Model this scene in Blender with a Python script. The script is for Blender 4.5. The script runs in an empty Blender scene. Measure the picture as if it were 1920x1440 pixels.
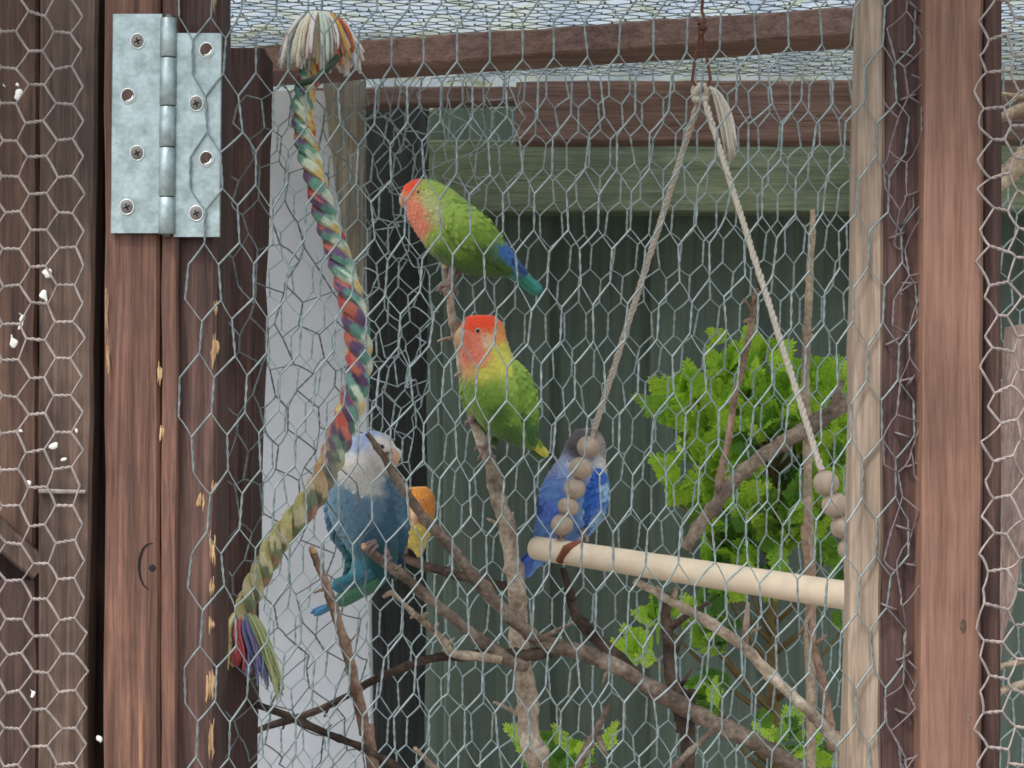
import bpy, math, random
from mathutils import Vector, noise, Matrix
from mathutils.bvhtree import BVHTree
random.seed(7)
sc = bpy.context.scene
COL = sc.collection

# ------------------------------------------------------------------ camera
FPX = 3333.0          # focal length in pixels of the 1920 wide photograph
CAMZ = 1.25
cam = bpy.data.cameras.new('camera'); cam.sensor_width = 36.0
cam.lens = 36.0 * FPX / 1920.0; cam.clip_start = 0.05; cam.clip_end = 3000
camo = bpy.data.objects.new('camera', cam); COL.objects.link(camo)
camo.location = (0, 0, CAMZ); camo.rotation_euler = (math.radians(90), 0, 0)
sc.camera = camo
sc.render.resolution_x = 1024; sc.render.resolution_y = 768
# ------------------------------------------------------------------ sky, sun, exposure (bright overcast)
SUN_EL, SUN_AZ = 58.0, 222.0      # azimuth: clockwise from +Y; light arrives from behind left of the camera
w = bpy.data.worlds.new('World'); sc.world = w; w.use_nodes = True
nt = w.node_tree; nt.nodes.clear()
sky = nt.nodes.new('ShaderNodeTexSky'); sky.sky_type = 'NISHITA'; sky.sun_disc = False
sky.sun_elevation = math.radians(SUN_EL); sky.sun_rotation = math.radians(SUN_AZ)
sky.air_density = 1.0; sky.dust_density = 3.0
hs = nt.nodes.new('ShaderNodeHueSaturation'); hs.inputs['Saturation'].default_value = 0.42
bg = nt.nodes.new('ShaderNodeBackground'); bg.inputs['Strength'].default_value = 0.15
wo = nt.nodes.new('ShaderNodeOutputWorld')
nt.links.new(sky.outputs[0], hs.inputs['Color']); nt.links.new(hs.outputs[0], bg.inputs['Color']); nt.links.new(bg.outputs[0], wo.inputs['Surface'])
sl = bpy.data.lights.new('sun', 'SUN'); sl.energy = 1.5; sl.angle = math.radians(10); sl.color = (1.0, 0.96, 0.9)
so = bpy.data.objects.new('sun', sl); COL.objects.link(so)
az, el = math.radians(SUN_AZ), math.radians(SUN_EL)
sdir = Vector((math.sin(az) * math.cos(el), math.cos(az) * math.cos(el), math.sin(el)))
so.rotation_euler = sdir.to_track_quat('Z', 'Y').to_euler()
so.location = (-2, -2, 4)
sc.view_settings.view_transform = 'Standard'; sc.view_settings.look = 'None'
sc.view_settings.exposure = 1.15; sc.view_settings.gamma = 1.0; sc.view_settings.use_curve_mapping = False
try:
    sc.cycles.filter_width = 1.7
    sc.cycles.max_bounces = 10; sc.cycles.transparent_max_bounces = 12
except Exception: pass

# ------------------------------------------------------------------ helpers
def P(px, py, d):
    return Vector(((px - 960.0) / FPX * d, d, CAMZ + (720.0 - py) / FPX * d))
def lin(r, g, b):
    f = lambda c: (c / 255 / 12.92) if c / 255 <= 0.04045 else ((c / 255 + 0.055) / 1.055) ** 2.4
    return (f(r), f(g), f(b))
def nz(v, s=1.0, seed=0.0):
    return noise.noise(Vector((v[0] * s + seed * 13.7, v[1] * s - seed * 7.1, v[2] * s + seed * 3.3)))
def catmull(pts, n):
    """pts: list of equal length tuples -> n samples along a Catmull-Rom curve"""
    out = []; m = len(pts); k = len(pts[0])
    for i in range(n):
        t = i / (n - 1) * (m - 1); a = min(int(t), m - 2); f = t - a
        p0 = pts[max(a - 1, 0)]; p1 = pts[a]; p2 = pts[a + 1]; p3 = pts[min(a + 2, m - 1)]
        out.append(tuple(0.5 * (2 * p1[j] + (p2[j] - p0[j]) * f + (2 * p0[j] - 5 * p1[j] + 4 * p2[j] - p3[j]) * f * f
                   + (3 * p1[j] - p0[j] - 3 * p2[j] + p3[j]) * f ** 3) for j in range(k)))
    return out

class MB:
    def __init__(self): self.v = []; self.f = []; self.c = []
    def vert(self, p, c=None):
        self.v.append(tuple(p)); self.c.append(c); return len(self.v) - 1
    def tube(self, pts, rad, n=6, cap=True, col=None, wob=0.0, seed=0, mod=None):
        """pts list of Vector, rad float or list; col: colour, or function(i, ang) -> colour"""
        m = len(pts); up = Vector((0.13, 0.31, 0.94)); rings = []
        prev = None
        for i, p in enumerate(pts):
            t = (pts[min(i + 1, m - 1)] - pts[max(i - 1, 0)])
            t = t.normalized() if t.length > 1e-9 else Vector((0, 0, 1))
            if prev is None:
                a = t.cross(up)
                if a.length < 1e-3: a = t.cross(Vector((1, 0, 0)))
            else:
                a = prev - t * prev.dot(t)
                if a.length < 1e-6: a = t.cross(up)
            a.normalize(); prev = a; b = t.cross(a)
            r = rad[i] if isinstance(rad, (list, tuple)) else rad
            ring = []
            for k in range(n):
                th = 2 * math.pi * k / n
                rr = r
                if wob: rr = r * (1 + wob * nz(p + (a * math.cos(th) + b * math.sin(th)) * r, 120, seed))
                if mod: rr *= mod(i, th)
                q = p + (a * math.cos(th) + b * math.sin(th)) * rr
                cc = col(i, th) if callable(col) else col
                ring.append(self.vert(q, cc))
            rings.append(ring)
        for i in range(m - 1):
            for k in range(n):
                self.f.append((rings[i][k], rings[i][(k + 1) % n], rings[i + 1][(k + 1) % n], rings[i + 1][k]))
        if cap:
            self.f.append(tuple(reversed(rings[0]))); self.f.append(tuple(rings[-1]))
        return rings
    def sphere(self, c, r, nu=14, nv=9, sx=1, sy=1, sz=1, col=None, rot=None):
        c = Vector(c); rows = []
        top = None
        for j in range(nv + 1):
            ph = math.pi * j / nv; row = []
            for i in range(nu if 0 < j < nv else 1):
                th = 2 * math.pi * i / nu
                q = Vector((math.sin(ph) * math.cos(th) * sx, math.sin(ph) * math.sin(th) * sy, math.cos(ph) * sz)) * r
                if rot: q = rot @ q
                row.append(self.vert(c + q, col))
            rows.append(row)
        for j in range(nv):
            A, B = rows[j], rows[j + 1]
            for i in range(nu):
                i2 = (i + 1) % nu
                if len(A) == 1: self.f.append((A[0], B[i], B[i2]))
                elif len(B) == 1: self.f.append((A[i], B[0], A[i2]))
                else: self.f.append((A[i], B[i], B[i2], A[i2]))
    def build(self, name, mat=None, parent=None, smooth=True):
        me = bpy.data.meshes.new(name); me.from_pydata(self.v, [], self.f); me.update()
        if any(c is not None for c in self.c):
            at = me.color_attributes.new('Col', 'FLOAT_COLOR', 'POINT')
            buf = []
            for c in self.c: buf.extend((c[0], c[1], c[2], 1.0) if c is not None else (0.5, 0.5, 0.5, 1.0))
            at.data.foreach_set('color', buf)
        if smooth: me.polygons.foreach_set('use_smooth', [True] * len(me.polygons))
        o = bpy.data.objects.new(name, me); COL.objects.link(o)
        if mat: me.materials.append(mat)
        if parent: o.parent = parent
        return o
def tag(o, label=None, cat=None, group=None, kind=None):
    if label: o['label'] = label
    if cat: o['category'] = cat
    if group: o['group'] = group
    if kind: o['kind'] = kind
    return o
def thing(name, label, cat, group=None, loc=(0, 0, 0)):
    o = bpy.data.objects.new(name, None); COL.objects.link(o)
    o.empty_display_size = 0.02
    return tag(o, label, cat, group)

# ------------------------------------------------------------------ materials
def newmat(name):
    m = bpy.data.materials.new(name); m.use_nodes = True
    nt = m.node_tree; b = nt.nodes['Principled BSDF']
    return m, nt, b
def N(nt, t, **kw):
    n = nt.nodes.new(t)
    for k, v in kw.items():
        if hasattr(n, k): setattr(n, k, v)
        else: n.inputs[k].default_value = v
    return n
def ramp(nt, stops):
    r = nt.nodes.new('ShaderNodeValToRGB'); e = r.color_ramp.elements
    while len(e) < len(stops): e.new(0.5)
    for x, (p, c) in zip(e, stops): x.position = p; x.color = (c[0], c[1], c[2], 1)
    return r
def mute(c, k=0.82):
    g_ = 0.3 * c[0] + 0.5 * c[1] + 0.2 * c[2]
    return tuple(g_ + (q - g_) * k for q in c)
def wood(name, dark, mid, light, axis='Z', rough=0.72, scale=1.0, worn=None, wornamt=0.62, bump=0.35, patch=9.0, blot=1.0, grain=1.0):
    dark, mid, light = mute(dark), mute(mid), mute(light)
    m, nt, b = newmat(name)
    tc = N(nt, 'ShaderNodeTexCoord'); mp = N(nt, 'ShaderNodeMapping')
    s = {'Z': (170, 170, 7), 'X': (7, 170, 170), 'Y': (170, 7, 170)}[axis]
    mp.inputs['Scale'].default_value = tuple(q * scale for q in s)
    nt.links.new(tc.outputs['Object'], mp.inputs['Vector'])
    n1 = N(nt, 'ShaderNodeTexNoise', Scale=1.0, Detail=6.0, Roughness=0.62, Distortion=0.6)
    nt.links.new(mp.outputs[0], n1.inputs['Vector'])
    n2 = N(nt, 'ShaderNodeTexNoise', Scale=patch, Detail=5.0, Roughness=0.6)
    nt.links.new(tc.outputs['Object'], n2.inputs['Vector'])
    r1 = ramp(nt, [(0.28, dark), (0.5, mid), (0.72, light)]); nt.links.new(n1.outputs[0], r1.inputs[0])
    mx = N(nt, 'ShaderNodeMix', data_type='RGBA', blend_type='MULTIPLY'); mx.inputs[0].default_value = 1.0
    r2 = ramp(nt, [(0.3, tuple(1 - blot * q for q in (0.38, 0.4, 0.4))), (0.7, tuple(1 + blot * q for q in (0.25, 0.2, 0.15)))]); nt.links.new(n2.outputs[0], r2.inputs[0])
    nt.links.new(r1.outputs[0], mx.inputs[6]); nt.links.new(r2.outputs[0], mx.inputs[7])
    colour = mx.outputs[2]
    n3 = N(nt, 'ShaderNodeTexNoise', Scale=1.0, Detail=3.0, Roughness=0.7)
    mp3 = N(nt, 'ShaderNodeMapping'); mp3.inputs['Scale'].default_value = tuple(q * 0.33 * scale for q in s)
    nt.links.new(tc.outputs['Object'], mp3.inputs['Vector']); nt.links.new(mp3.outputs[0], n3.inputs['Vector'])
    if worn:
        r3 = ramp(nt, [(wornamt, (0, 0, 0)), (wornamt + 0.07, (1, 1, 1))]); nt.links.new(n3.outputs[0], r3.inputs[0])
        m3 = N(nt, 'ShaderNodeMix', data_type='RGBA'); nt.links.new(r3.outputs[0], m3.inputs[0])
        nt.links.new(colour, m3.inputs[6]); m3.inputs[7].default_value = (*worn, 1); colour = m3.outputs[2]
    # tiny dirt specks
    n4 = N(nt, 'ShaderNodeTexNoise', Scale=4.2, Detail=4.0, Roughness=0.7); nt.links.new(mp.outputs[0], n4.inputs['Vector'])
    r4 = ramp(nt, [(0.3, tuple(1 - grain * q for q in (0.4, 0.42, 0.43))), (0.5, (1, 1, 1)), (0.7, tuple(1 + grain * q for q in (0.4, 0.38, 0.36)))]); nt.links.new(n4.outputs[0], r4.inputs[0])
    m4 = N(nt, 'ShaderNodeMix', data_type='RGBA', blend_type='MULTIPLY'); m4.inputs[0].default_value = 1.0
    nt.links.new(colour, m4.inputs[6]); nt.links.new(r4.outputs[0], m4.inputs[7])
    nt.links.new(m4.outputs[2], b.inputs['Base Color'])
    b.inputs['Roughness'].default_value = rough
    b.inputs['Specular IOR Level'].default_value = 0.3
    bp = N(nt, 'ShaderNodeBump', Strength=bump, Distance=0.0015)
    nt.links.new(n1.outputs[0], bp.inputs['Height']); nt.links.new(bp.outputs[0], b.inputs['Normal'])
    return m
def simple(name, c, rough=0.6, metal=0.0, var=0.25, scale=60.0, bump=0.0, bscale=300.0, c2=None, spec=0.4):
    m, nt, b = newmat(name)
    tc = N(nt, 'ShaderNodeTexCoord'); n1 = N(nt, 'ShaderNodeTexNoise', Scale=scale, Detail=5.0, Roughness=0.6)
    nt.links.new(tc.outputs['Object'], n1.inputs['Vector'])
    lo = c2 or tuple(x * (1 - var) for x in c); hi = tuple(x * (1 + var) for x in c)
    r = ramp(nt, [(0.32, lo), (0.68, hi)]); nt.links.new(n1.outputs[0], r.inputs[0])
    nt.links.new(r.outputs[0], b.inputs['Base Color'])
    b.inputs['Roughness'].default_value = rough; b.inputs['Metallic'].default_value = metal
    b.inputs['Specular IOR Level'].default_value = spec
    if bump:
        n2 = N(nt, 'ShaderNodeTexNoise', Scale=bscale, Detail=4.0); nt.links.new(tc.outputs['Object'], n2.inputs['Vector'])
        bp = N(nt, 'ShaderNodeBump', Strength=bump, Distance=0.001)
        nt.links.new(n2.outputs[0], bp.inputs['Height']); nt.links.new(bp.outputs[0], b.inputs['Normal'])
    return m
def vcol(name, rough=0.7, var=0.2, scale=500.0, bump=0.3, bscale=(500, 500, 500), voronoi=False, trans=0.0, sheen=0.0):
    m, nt, b = newmat(name)
    at = N(nt, 'ShaderNodeVertexColor'); at.layer_name = 'Col'
    tc = N(nt, 'ShaderNodeTexCoord'); n1 = N(nt, 'ShaderNodeTexNoise', Scale=scale, Detail=4.0)
    nt.links.new(tc.outputs['Object'], n1.inputs['Vector'])
    r = ramp(nt, [(0.3, (1 - var,) * 3), (0.7, (1 + var,) * 3)]); nt.links.new(n1.outputs[0], r.inputs[0])
    mx = N(nt, 'ShaderNodeMix', data_type='RGBA', blend_type='MULTIPLY'); mx.inputs[0].default_value = 1.0
    nt.links.new(at.outputs[0], mx.inputs[6]); nt.links.new(r.outputs[0], mx.inputs[7])
    nt.links.new(mx.outputs[2], b.inputs['Base Color']); b.inputs['Roughness'].default_value = rough
    b.inputs['Specular IOR Level'].default_value = 0.25
    if sheen:
        b.inputs['Sheen Weight'].default_value = sheen; b.inputs['Sheen Roughness'].default_value = 0.5
    if bump:
        mp = N(nt, 'ShaderNodeMapping'); mp.inputs['Scale'].default_value = bscale
        nt.links.new(tc.outputs['Object'], mp.inputs['Vector'])
        t = N(nt, 'ShaderNodeTexVoronoi' if voronoi else 'ShaderNodeTexNoise', Scale=1.0)
        nt.links.new(mp.outputs[0], t.inputs['Vector'])
        bp = N(nt, 'ShaderNodeBump', Strength=bump, Distance=0.0012)
        nt.links.new(t.outputs[0], bp.inputs['Height']); nt.links.new(bp.outputs[0], b.inputs['Normal'])
    if trans:
        tr = N(nt, 'ShaderNodeBsdfTranslucent'); nt.links.new(mx.outputs[2], tr.inputs['Color'])
        ms = N(nt, 'ShaderNodeMixShader'); ms.inputs[0].default_value = trans
        out = nt.nodes['Material Output']
        nt.links.new(b.outputs[0], ms.inputs[1]); nt.links.new(tr.outputs[0], ms.inputs[2]); nt.links.new(ms.outputs[0], out.inputs['Surface'])
    return m

M = {}
M['post'] = wood('stained_post_wood', lin(60, 40, 33), lin(98, 67, 54), lin(124, 88, 71), 'Z', worn=lin(146, 108, 82), wornamt=0.67)
M['post_r'] = wood('stained_post_wood_lighter', lin(96, 67, 54), lin(122, 87, 70), lin(138, 101, 83), 'Z', worn=lin(156, 118, 98), wornamt=0.68, bump=0.2, grain=0.6, blot=0.7)  # lighter tone of the post stain, for the broad post
M['slab'] = wood('pinkish_rough_slab', lin(132, 106, 96), lin(172, 144, 132), lin(194, 168, 156), 'Z', blot=0.8)
M['stile'] = wood('dark_stile_wood', lin(48, 32, 30), lin(82, 58, 52), lin(110, 80, 70), 'Z', worn=lin(150, 108, 66), wornamt=0.68)
M['dark'] = wood('dark_brown_wood', lin(48, 33, 32), lin(78, 55, 52), lin(100, 72, 66), 'Z')  # dark brown tone of the side post and latch stile
M['beam'] = wood('brown_beam_wood', lin(100, 74, 66), lin(128, 97, 87), lin(146, 115, 103), 'X', worn=lin(162, 133, 121), wornamt=0.7, blot=0.7)
M['board'] = wood('weathered_board_wood', lin(62, 48, 41), lin(92, 73, 62), lin(114, 92, 79), 'Z', worn=lin(132, 98, 72), wornamt=0.72, patch=14)
M['boarddark'] = wood('dark_board_wood', lin(48, 36, 34), lin(76, 56, 50), lin(98, 74, 64), 'Z', worn=lin(150, 96, 48), wornamt=0.7, patch=14)
M['boardred'] = wood('rusty_board_wood', lin(54, 38, 32), lin(84, 61, 50), lin(110, 82, 64), 'Z', worn=lin(146, 98, 60), wornamt=0.66, patch=16)
M['batten'] = wood('raw_pine_wood', lin(120, 102, 84), lin(146, 127, 107), lin(162, 145, 127), 'Z', bump=0.2, worn=lin(168, 152, 134), wornamt=0.68, blot=0.6, grain=0.7)
M['splinter'] = wood('split_yellow_wood', lin(124, 96, 60), lin(166, 134, 88), lin(194, 164, 116), 'Z')
M['fence'] = wood('green_fence_wood', lin(76, 92, 82), lin(90, 108, 96), lin(100, 118, 104), 'Z', bump=0.25, scale=0.4, grain=0.4, blot=0.6)
M['rail'] = wood('green_rail_wood', lin(84, 98, 74), lin(110, 124, 98), lin(132, 142, 114), 'X', bump=0.3, worn=lin(128, 124, 96), wornamt=0.68)
M['panel'] = simple('pale_painted_panel', lin(196, 197, 202), 0.7, var=0.1, scale=9, bump=0.15, bscale=90)
M['blackwood'] = wood('near_black_wood', lin(34, 38, 40), lin(48, 53, 54), lin(62, 68, 66), 'Z')
M['tan'] = wood('tan_streaked', lin(120, 112, 96), lin(146, 136, 118), lin(164, 154, 138), 'Z', bump=0.2)
M['wire'] = simple('galvanised_wire', lin(118, 129, 129), 0.5, metal=0.25, var=0.3, scale=140)
M['wire_bright'] = simple('brightened_wire', lin(158, 172, 172), 0.5, metal=0.2, var=0.25, scale=140)  # galvanised wire with extra light in its colour, for netting deep inside
M['wire_dim'] = simple('dim_brown_wire', lin(108, 98, 98), 0.6, metal=0.15, var=0.25, scale=140)
M['wire_old'] = simple('weathered_wire', lin(138, 128, 123), 0.6, metal=0.15, var=0.3, scale=160)
M['wire_dull'] = simple('dull_grey_wire', lin(118, 124, 128), 0.6, metal=0.2, var=0.25, scale=140)
M['zinc'] = simple('galvanised_hinge_steel', lin(150, 164, 164), 0.40, metal=0.6, var=0.26, scale=150, bump=0.15, bscale=420)
M['screw'] = simple('grey_screw_steel', lin(112, 108, 104), 0.45, metal=0.7, var=0.2)
M['hole'] = simple('countersunk_rim_steel', lin(205, 208, 205), 0.35, metal=0.6, var=0.08)
M['black'] = simple('dark_hollow', (0.01, 0.009, 0.009), 0.9, var=0.1)
M['rust'] = simple('rusted_iron', lin(112, 72, 58), 0.8, metal=0.2, var=0.3, scale=200, bump=0.3)
M['dowel'] = simple('pale_dowel_wood', lin(226, 206, 180), 0.6, var=0.09, scale=60, bump=0.12, bscale=240)
M['bead'] = simple('wooden_bead', lin(172, 152, 134), 0.5, var=0.22, scale=110, bump=0.1)
M['dropping'] = simple('white_dropping', lin(232, 230, 224), 0.8, var=0.06, scale=300, bump=0.3)
M['rope'] = vcol('cotton_rope', 0.9, 0.18, 900, 0.5, (900, 900, 900), sheen=0.2)
M['cord'] = simple('undyed_cord', lin(198, 186, 172), 0.9, var=0.14, scale=400, bump=0.4, bscale=1500)
M['cordgrey'] = simple('dirty_cord', lin(188, 176, 162), 0.9, var=0.18, scale=400, bump=0.4, bscale=1500)
M['feather'] = vcol('feathers', 0.75, 0.13, 600, 0.25, (420, 420, 300), voronoi=True, sheen=0.25)
M['beak'] = simple('horn_beak', lin(214, 172, 140), 0.45, var=0.1)
M['eye'] = simple('dark_eye', (0.008, 0.006, 0.006), 0.12, var=0.1, spec=0.6)
M['eyering'] = simple('pale_eye_ring', lin(226, 200, 190), 0.6, var=0.05)
M['foot'] = simple('grey_pink_foot', lin(156, 132, 126), 0.7, var=0.2, scale=400, bump=0.4, bscale=1500)
def bark(name, a, b_, c, rough=0.85):
    m, nt, b = newmat(name)
    tc = N(nt, 'ShaderNodeTexCoord')
    n1 = N(nt, 'ShaderNodeTexNoise', Scale=42.0, Detail=6.0, Roughness=0.68); nt.links.new(tc.outputs['Object'], n1.inputs['Vector'])
    n2 = N(nt, 'ShaderNodeTexNoise', Scale=260.0, Detail=4.0, Roughness=0.6); nt.links.new(tc.outputs['Object'], n2.inputs['Vector'])
    r = ramp(nt, [(0.3, mute(a, .75)), (0.5, mute(b_, .75)), (0.68, mute(c, .75))]); nt.links.new(n1.outputs[0], r.inputs[0])
    r2 = ramp(nt, [(0.3, (0.6, 0.58, 0.56)), (0.7, (1.25, 1.22, 1.2))]); nt.links.new(n2.outputs[0], r2.inputs[0])
    mx = N(nt, 'ShaderNodeMix', data_type='RGBA', blend_type='MULTIPLY'); mx.inputs[0].default_value = 1.0
    nt.links.new(r.outputs[0], mx.inputs[6]); nt.links.new(r2.outputs[0], mx.inputs[7])
    nt.links.new(mx.outputs[2], b.inputs['Base Color']); b.inputs['Roughness'].default_value = rough
    b.inputs['Specular IOR Level'].default_value = 0.2
    bp = N(nt, 'ShaderNodeBump', Strength=0.7, Distance=0.001); nt.links.new(n2.outputs[0], bp.inputs['Height'])
    nt.links.new(bp.outputs[0], b.inputs['Normal'])
    return m
M['bark'] = bark('brown_bark', lin(84, 70, 60), lin(132, 112, 95), lin(176, 156, 134))
M['barkpale'] = bark('peeled_pale_bark', lin(112, 92, 76), lin(186, 164, 138), lin(224, 206, 180))
M['barkdark'] = bark('dark_bark', lin(52, 40, 36), lin(84, 66, 56), lin(116, 94, 80))
M['barkred'] = bark('reddish_bark', lin(116, 86, 68), lin(160, 124, 100), lin(194, 160, 132))
M['barkbeige'] = bark('beige_bark', lin(150, 128, 104), lin(178, 154, 126), lin(202, 180, 152))
M['cut'] = simple('fresh_cut_wood', lin(226, 186, 138), 0.7, var=0.12, scale=200)
M['needles'] = vcol('conifer_foliage', 0.6, 0.15, 300, 0.0, trans=0.35)
M['stem'] = simple('green_brown_stem', lin(120, 100, 62), 0.8, var=0.2)

# ------------------------------------------------------------------ timber builder
def timber(name, A, B, wA, wB, W, depth, D, mat, parent=None, n=40, wob=0.0012, ch=0.0018, seed=0):
    """Sawn timber with rounded uneven arrises. A,B: centres of its front face at both ends; W: width direction; D: depth direction."""
    mb = MB(); W = Vector(W).normalized(); D = Vector(D).normalized(); rings = []
    for i in range(n + 1):
        t = i / n; c = A.lerp(B, t); hw = (wA + (wB - wA) * t) / 2
        prof = [(-hw, ch), (-hw + ch, 0), (hw - ch, 0), (hw, ch), (hw, depth - ch), (hw - ch, depth), (-hw + ch, depth), (-hw, depth - ch)]
        ring = []
        for k, (a, b) in enumerate(prof):
            q = c + W * a + D * b
            e = 1 if a > 0 else -1
            q = q + W * wob * (nz(q, 22, seed + e) + 0.6 * nz(q, 90, seed + e + 9)) + D * wob * 0.5 * nz(q, 30, seed + 5)
            ring.append(mb.vert(q))
        rings.append(ring)
    for i in range(n):
        for k in range(8):
            mb.f.append((rings[i][k], rings[i + 1][k], rings[i + 1][(k + 1) % 8], rings[i][(k + 1) % 8]))
    mb.f.append(tuple(rings[0])); mb.f.append(tuple(reversed(rings[-1])))
    return mb.build(name, mat, parent, smooth=False)
def vpost(name, xt0, xt1, xb0, xb1, d, depth, mat, parent=None, ytop=-260, zbot=0.0, seed=0, wob=0.0012, ch=0.0018, ybot=None, n=46):
    """Upright timber: edge pixels at the photograph's top (y=0) and bottom (y=1440), at distance d, carried on to the ground."""
    def at(y):
        t = y / 1440.0
        return xt0 + (xb0 - xt0) * t, xt1 + (xb1 - xt1) * t
    if ybot is None: ybot = 720 + (CAMZ - zbot) / d * FPX
    a = at(ytop); b = at(ybot)
    A = P((a[0] + a[1]) / 2, ytop, d); B = P((b[0] + b[1]) / 2, ybot, d)
    s = d / FPX
    return timber(name, A, B, (a[1] - a[0]) * s, (b[1] - b[0]) * s, (1, 0, 0), depth, (0, 1, 0), mat, parent, n=n, wob=wob, ch=ch, seed=seed)

# ------------------------------------------------------------------ ground
mg, ntg, bgd = newmat('garden_ground')
tcg = N(ntg, 'ShaderNodeTexCoord'); ng = N(ntg, 'ShaderNodeTexNoise', Scale=9.0, Detail=8.0)
ntg.links.new(tcg.outputs['Object'], ng.inputs['Vector'])
rg = ramp(ntg, [(0.35, (0.13, 0.12, 0.10)), (0.65, (0.24, 0.23, 0.2))]); ntg.links.new(ng.outputs[0], rg.inputs[0])
ntg.links.new(rg.outputs[0], bgd.inputs['Base Color']); bgd.inputs['Roughness'].default_value = 0.9
g = MB()
for x, y in ((-400, -400), (400, -400), (400, 400), (-400, 400)): g.vert((x, y, 0))
g.f.append((0, 1, 2, 3)); tag(g.build('ground', mg, smooth=False), 'pale worn garden ground around the aviary', kind='structure')

# ------------------------------------------------------------------ garden fence behind
FD = 1.90
fence = thing('garden_fence', 'dark green close boarded fence behind the aviary', 'fence')
xs = [250 + 194 * k for k in range(10)]
for k, x in enumerate(xs):
    lap = FD - (0.016 if k % 2 else 0.0)
    wpx = 202 + random.uniform(-3, 3)
    A = P(x + wpx / 2, 60, lap); B = P(x + wpx / 2, 720 + CAMZ / lap * FPX, lap)
    o = timber('board', A, B, wpx * lap / FPX, wpx * lap / FPX, (1, 0, 0), 0.014, (-0.0, 1, 0), M['fence'], fence, n=24, wob=0.001, seed=k)
timber('rail', P(150, 331, 1.825), P(2250, 329, 1.825), 136 * 1.825 / FPX, 136 * 1.825 / FPX, (0, 0, 1), 0.045, (0, 1, 0), M['rail'], fence, n=50, seed=3)

# ------------------------------------------------------------------ roof: rear beam, joist, translucent sheet
ROOFZ = CAMZ + 0.2905
o = timber('rear_beam', P(968, 208, 1.60), P(2300, 206, 1.60), 114 * 1.6 / FPX, 114 * 1.6 / FPX, (0, 0, 1), 0.04, (0, 1, 0), M['beam'], n=50, seed=11)
tag(o, 'brown rear top beam of the aviary above the green fence rail', 'beam')
o = timber('roof_joist', P(380, 121, 1.545), P(1760, 27, 1.31), 52 * 1.545 / FPX, 52 * 1.31 / FPX, (0, 0, 1), 0.06, (0.17, 0.98, 0), M['beam'], n=60, seed=12)
tag(o, 'brown roof joist slanting across just under the roof sheet', 'joist')
o = timber('rear_lintel', P(560, 182, 1.66), P(985, 176, 1.66), 36 * 1.66 / FPX, 30 * 1.66 / FPX, (0, 0, 1), 0.03, (0, 1, 0), M['beam'], n=24, seed=13)
tag(o, 'short thin lintel behind the crumpled netting beside the rear beam', 'lintel')
mr, ntr, br = newmat('corrugated_plastic')
tcr = N(ntr, 'ShaderNodeTexCoord')
mpr = N(ntr, 'ShaderNodeMapping'); mpr.inputs['Scale'].default_value = (22, 34, 14); ntr.links.new(tcr.outputs['Object'], mpr.inputs['Vector'])
nr = N(ntr, 'ShaderNodeTexNoise', Scale=1.0, Detail=7.0, Roughness=0.7); ntr.links.new(mpr.outputs[0], nr.inputs['Vector'])
rr = ramp(ntr, [(0.26, lin(160, 160, 136)), (0.40, lin(208, 210, 196)), (0.5, lin(216, 220, 222)), (0.62, lin(198, 206, 214)), (0.75, lin(240, 242, 243))])
ntr.links.new(nr.outputs[0], rr.inputs[0])
trl = N(ntr, 'ShaderNodeBsdfTranslucent'); ntr.links.new(rr.outputs[0], trl.inputs['Color'])
tra = N(ntr, 'ShaderNodeBsdfTransparent'); ntr.links.new(rr.outputs[0], tra.inputs['Color'])
mxr = N(ntr, 'ShaderNodeMixShader'); mxr.inputs[0].default_value = 0.8
ntr.links.new(trl.outputs[0], mxr.inputs[1]); ntr.links.new(tra.outputs[0], mxr.inputs[2])
mx2 = N(ntr, 'ShaderNodeMixShader'); mx2.inputs[0].default_value = 0.12
ntr.links.new(rr.outputs[0], br.inputs['Base Color']); br.inputs['Roughness'].default_value = 0.4
ntr.links.new(mxr.outputs[0], mx2.inputs[1]); ntr.links.new(br.outputs[0], mx2.inputs[2]); ntr.links.new(mx2.outputs[0], ntr.nodes['Material Output'].inputs['Surface'])
mb = MB(); NX, NY = 260, 10
for j in range(NY + 1):
    for i in range(NX + 1):
        x = -0.9 + 1.9 * i / NX; y = 0.86 + 1.2 * j / NY
        mb.vert((x, y, ROOFZ + 0.008 + 0.006 * math.sin(x * 2 * math.pi / 0.076) + 0.002 * nz((x, y, 0), 6)))
for j in range(NY):
    for i in range(NX):
        a = j * (NX + 1) + i; mb.f.append((a, a + 1, a + NX + 2, a + NX + 1))
o = mb.build('roof_sheet', mr)
sm = o.modifiers.new('thickness', 'SOLIDIFY'); sm.thickness = 0.0012
tag(o, 'mottled translucent corrugated roof sheet stained with leaf litter', 'roof sheet')

# ------------------------------------------------------------------ pale panel, tan strip, side post
o = timber('pale_panel', P(589, 170, 1.64), P(560, 720 + CAMZ / 1.64 * FPX, 1.64), 186 * 1.64 / FPX, 330 * 1.64 / FPX, (1, 0, 0), 0.012, (0, 1, 0), M['panel'], n=40, wob=0.0008, seed=21)
tag(o, 'pale grey painted sheet panel standing behind the rope', 'panel')
timber('tan_strip', P(644, 150, 1.628), P(678, 700, 1.628), 80 * 1.628 / FPX, 14 * 1.628 / FPX, (1, 0, 0), 0.01, (0, 1, 0), M['tan'], n=30, seed=22)  # tapering tan area over the panel's upper right, built as a thin strip
tag(bpy.data.objects['tan_strip'], 'tan tapering strip over the upper right of the pale grey panel', 'strip')
sp = vpost('side_post', 412, 494, 392, 458, 1.22, 0.06, M['dark'], ytop=90, seed=23, wob=0.002)
tag(sp, 'dark brown side post wrapped in netting behind the door stile', 'post')

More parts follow.
